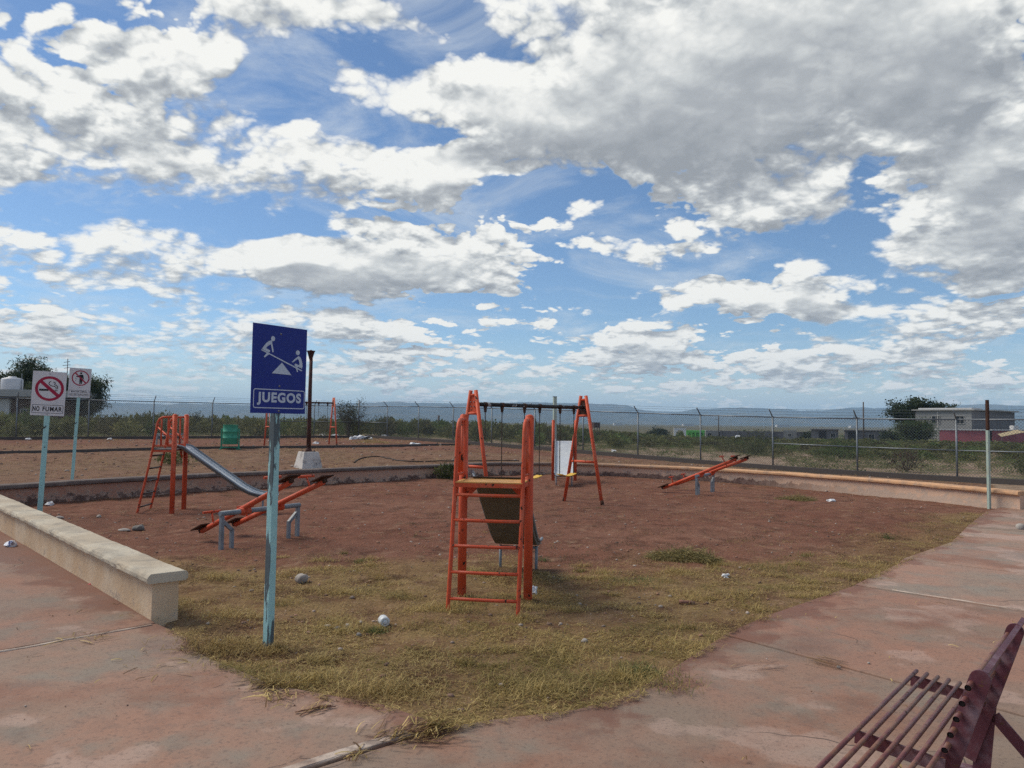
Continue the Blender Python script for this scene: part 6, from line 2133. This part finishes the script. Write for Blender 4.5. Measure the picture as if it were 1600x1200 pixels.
for k in range(6):
    MB().box((0.2 + k * 0.72, 0.1, 0.8), (0.2, 0.2, 1.6)).build('column', B['green'], gb2)
MB().box((2.0, 0.1, 1.76), (4.0, 0.26, 0.32)).build('beam', B['green'], gb2)
MB().box((2.0, 1.6, 0.8), (3.8, 0.2, 1.6)).build('wall', B['green'], gb2)
MB().box((2.0, 0.9, 1.97), (4.1, 2.0, 0.10)).build('roof', B['green'], gb2)
ar = thing('arch', 'white arched gateway standing alone far behind the fence', 'arch', (30.05, 140, tzf(31, 140) - 0.1), R(-6))
ap = [(0, 0), (0.3, 0), (0.3, 1.0)] + [(1.1 - 0.8 * math.cos(R(a)), 1.0 + 1.05 * math.sin(R(a))) for a in np.linspace(0, 180, 13)][1:-1] + [(1.9, 1.0), (1.9, 0), (2.2, 0), (2.2, 2.45), (0, 2.45)]
MB().prism(ap, -0.2, 0.2, Matrix.Rotation(math.pi / 2, 4, 'X')).build('arch_wall', B['bright'], ar)
MB().box((1.1, 0, 2.495), (2.3, 0.5, 0.08)).build('coping', B['slab'], ar)
crumple('tarpaulin', 'small white rounded tarpaulin lying in the scrub before the long grey wall', 35.6, 119, (0.60, 0.45, 0.42), M['paper'], 71, 'tarpaulin', z=-0.72, jag=0.25)

# house at the left edge with its water tank
lh = thing('house', 'low white and dark brick house behind the no smoking sign at the left edge', 'house', (-44.5, 60, 0.1), 0)
MB().box((2.3, 2.5, 1.45), (4.6, 5.0, 2.9)).build('wall', B['white'], lh)
MB().box((6.1, 2.6, 1.44), (3.0, 4.8, 2.88)).build('brick_wall', B['brick'], lh)
MB().box((3.9, 2.3, 3.32), (9.2, 6.2, 0.55)).build('roof', B['slab'], lh)
MB().box((3.9, 2.4, 2.96), (8.4, 5.4, 0.14)).build('beam', B['brick'], lh)
MB().box((2.5, -0.012, 1.2), (1.1, 0.05, 2.2)).build('door', B['dark'], lh)
window(lh, 5.9, 1.6, 0.9, 0.9, 0.2)
tk = thing('water_tank', 'white cylindrical water tank on the roof of the left house', 'tank', (-40.55, 61.2, 3.70), 0)
MB().lathe([(0.0, 0.0), (0.76, 0.0), (0.78, 0.05), (0.78, 0.85), (0.70, 0.95), (0.30, 1.05), (0.28, 1.12), (0.0, 1.13)], 24).build('tank_body', B['tank'], tk)
MB().tube([(0.84, -0.1, 0.0), (0.84, -0.1, 1.35)], 0.025, 6).build('pipe', M['galv'], tk)
am = thing('antenna', 'thin antenna mast rising above the mesquite tree between the white signs', 'antenna', (-41.3, 70, 0.2), 0)
MB().tube([(0, 0, 0), (0, 0, 6.8)], 0.05, 6, rs=[0.06, 0.035]).build('mast', B['pole'], am)
for z, w_ in ((6.45, 0.35), (6.15, 0.45), (5.9, 0.3)):
    MB().tube([(-w_, 0, z), (w_ * 0.6, 0, z + 0.08)], 0.025, 5).build('element', B['pole'], am)

# poles
up_ = thing('utility_pole', 'tall thin pole with a street lamp arm beside the dark block buildings', 'pole', (41.9, 90, -0.6), 0)
MB().tube([(0, 0, 0), (0, 0, 5.05)], 0.1, 8, rs=[0.10, 0.075]).build('shaft', B['pole'], up_)
MB().tube([(0, 0, 3.0), (-0.5, 0, 3.15), (-0.9, 0, 3.22)], 0.03, 6).box((-1.05, 0, 3.22), (0.35, 0.14, 0.08)).build('lamp_arm', B['pole'], up_)
up_ = thing('utility_pole', 'short thin pole behind the fence above the long grey wall', 'pole', (32.85, 120, -1.1), 0)
MB().tube([(0, 0, 0), (0, 0, 4.2)], 0.1, 8, rs=[0.09, 0.07]).build('shaft', B['pole'], up_)
MB().tube([(0, 0, 3.4), (-0.55, 0, 3.5)], 0.03, 6).build('lamp_arm', B['pole'], up_)
wt = thing('water_tower', 'small brown box-like tower on the far plain right of the swing', 'tower', (22.3, 200, tzf(22.3, 200)), 0.3)
MB().box((0, 0, 3.55), (1.7, 1.7, 1.4)).build('tank', B['brick'], wt)
for x in (-0.7, 0.7):
    for y in (-0.7, 0.7):
        MB().box((x, y, 1.43), (0.16, 0.16, 2.86)).build('leg', B['brick'], wt)
sp_ = thing('stump_post', 'short dark post sticking out of the scrub right of the dirt mound', 'post', (-6.75, 70, tzf(-6.75, 70)), 0)
MB().tube([(0, 0, 0), (0, 0, 1.7)], 0.10, 8).build('shaft', B['pole'], sp_)
# pale houses out on the far plain
for lb, x, y, w_, h_ in (('pale far house on the plain just right of the brown water tower', 190, 1400, 16, 4.2), ('pale far house on the plain above the white arch', 318, 1400, 20, 4.2),
                         ('pale far house on the plain above the long grey wall', 492, 1400, 24, 4.6), ('pale far house on the plain left of the thin lamp pole', 628, 1400, 18, 4.2)):
    block_house(lb, x, y, w_, 8, h_, B['white'], 0.1, roof=True, group='far pale houses on the plain', name='far_house', cat='house')
print('done', len(bpy.data.objects))
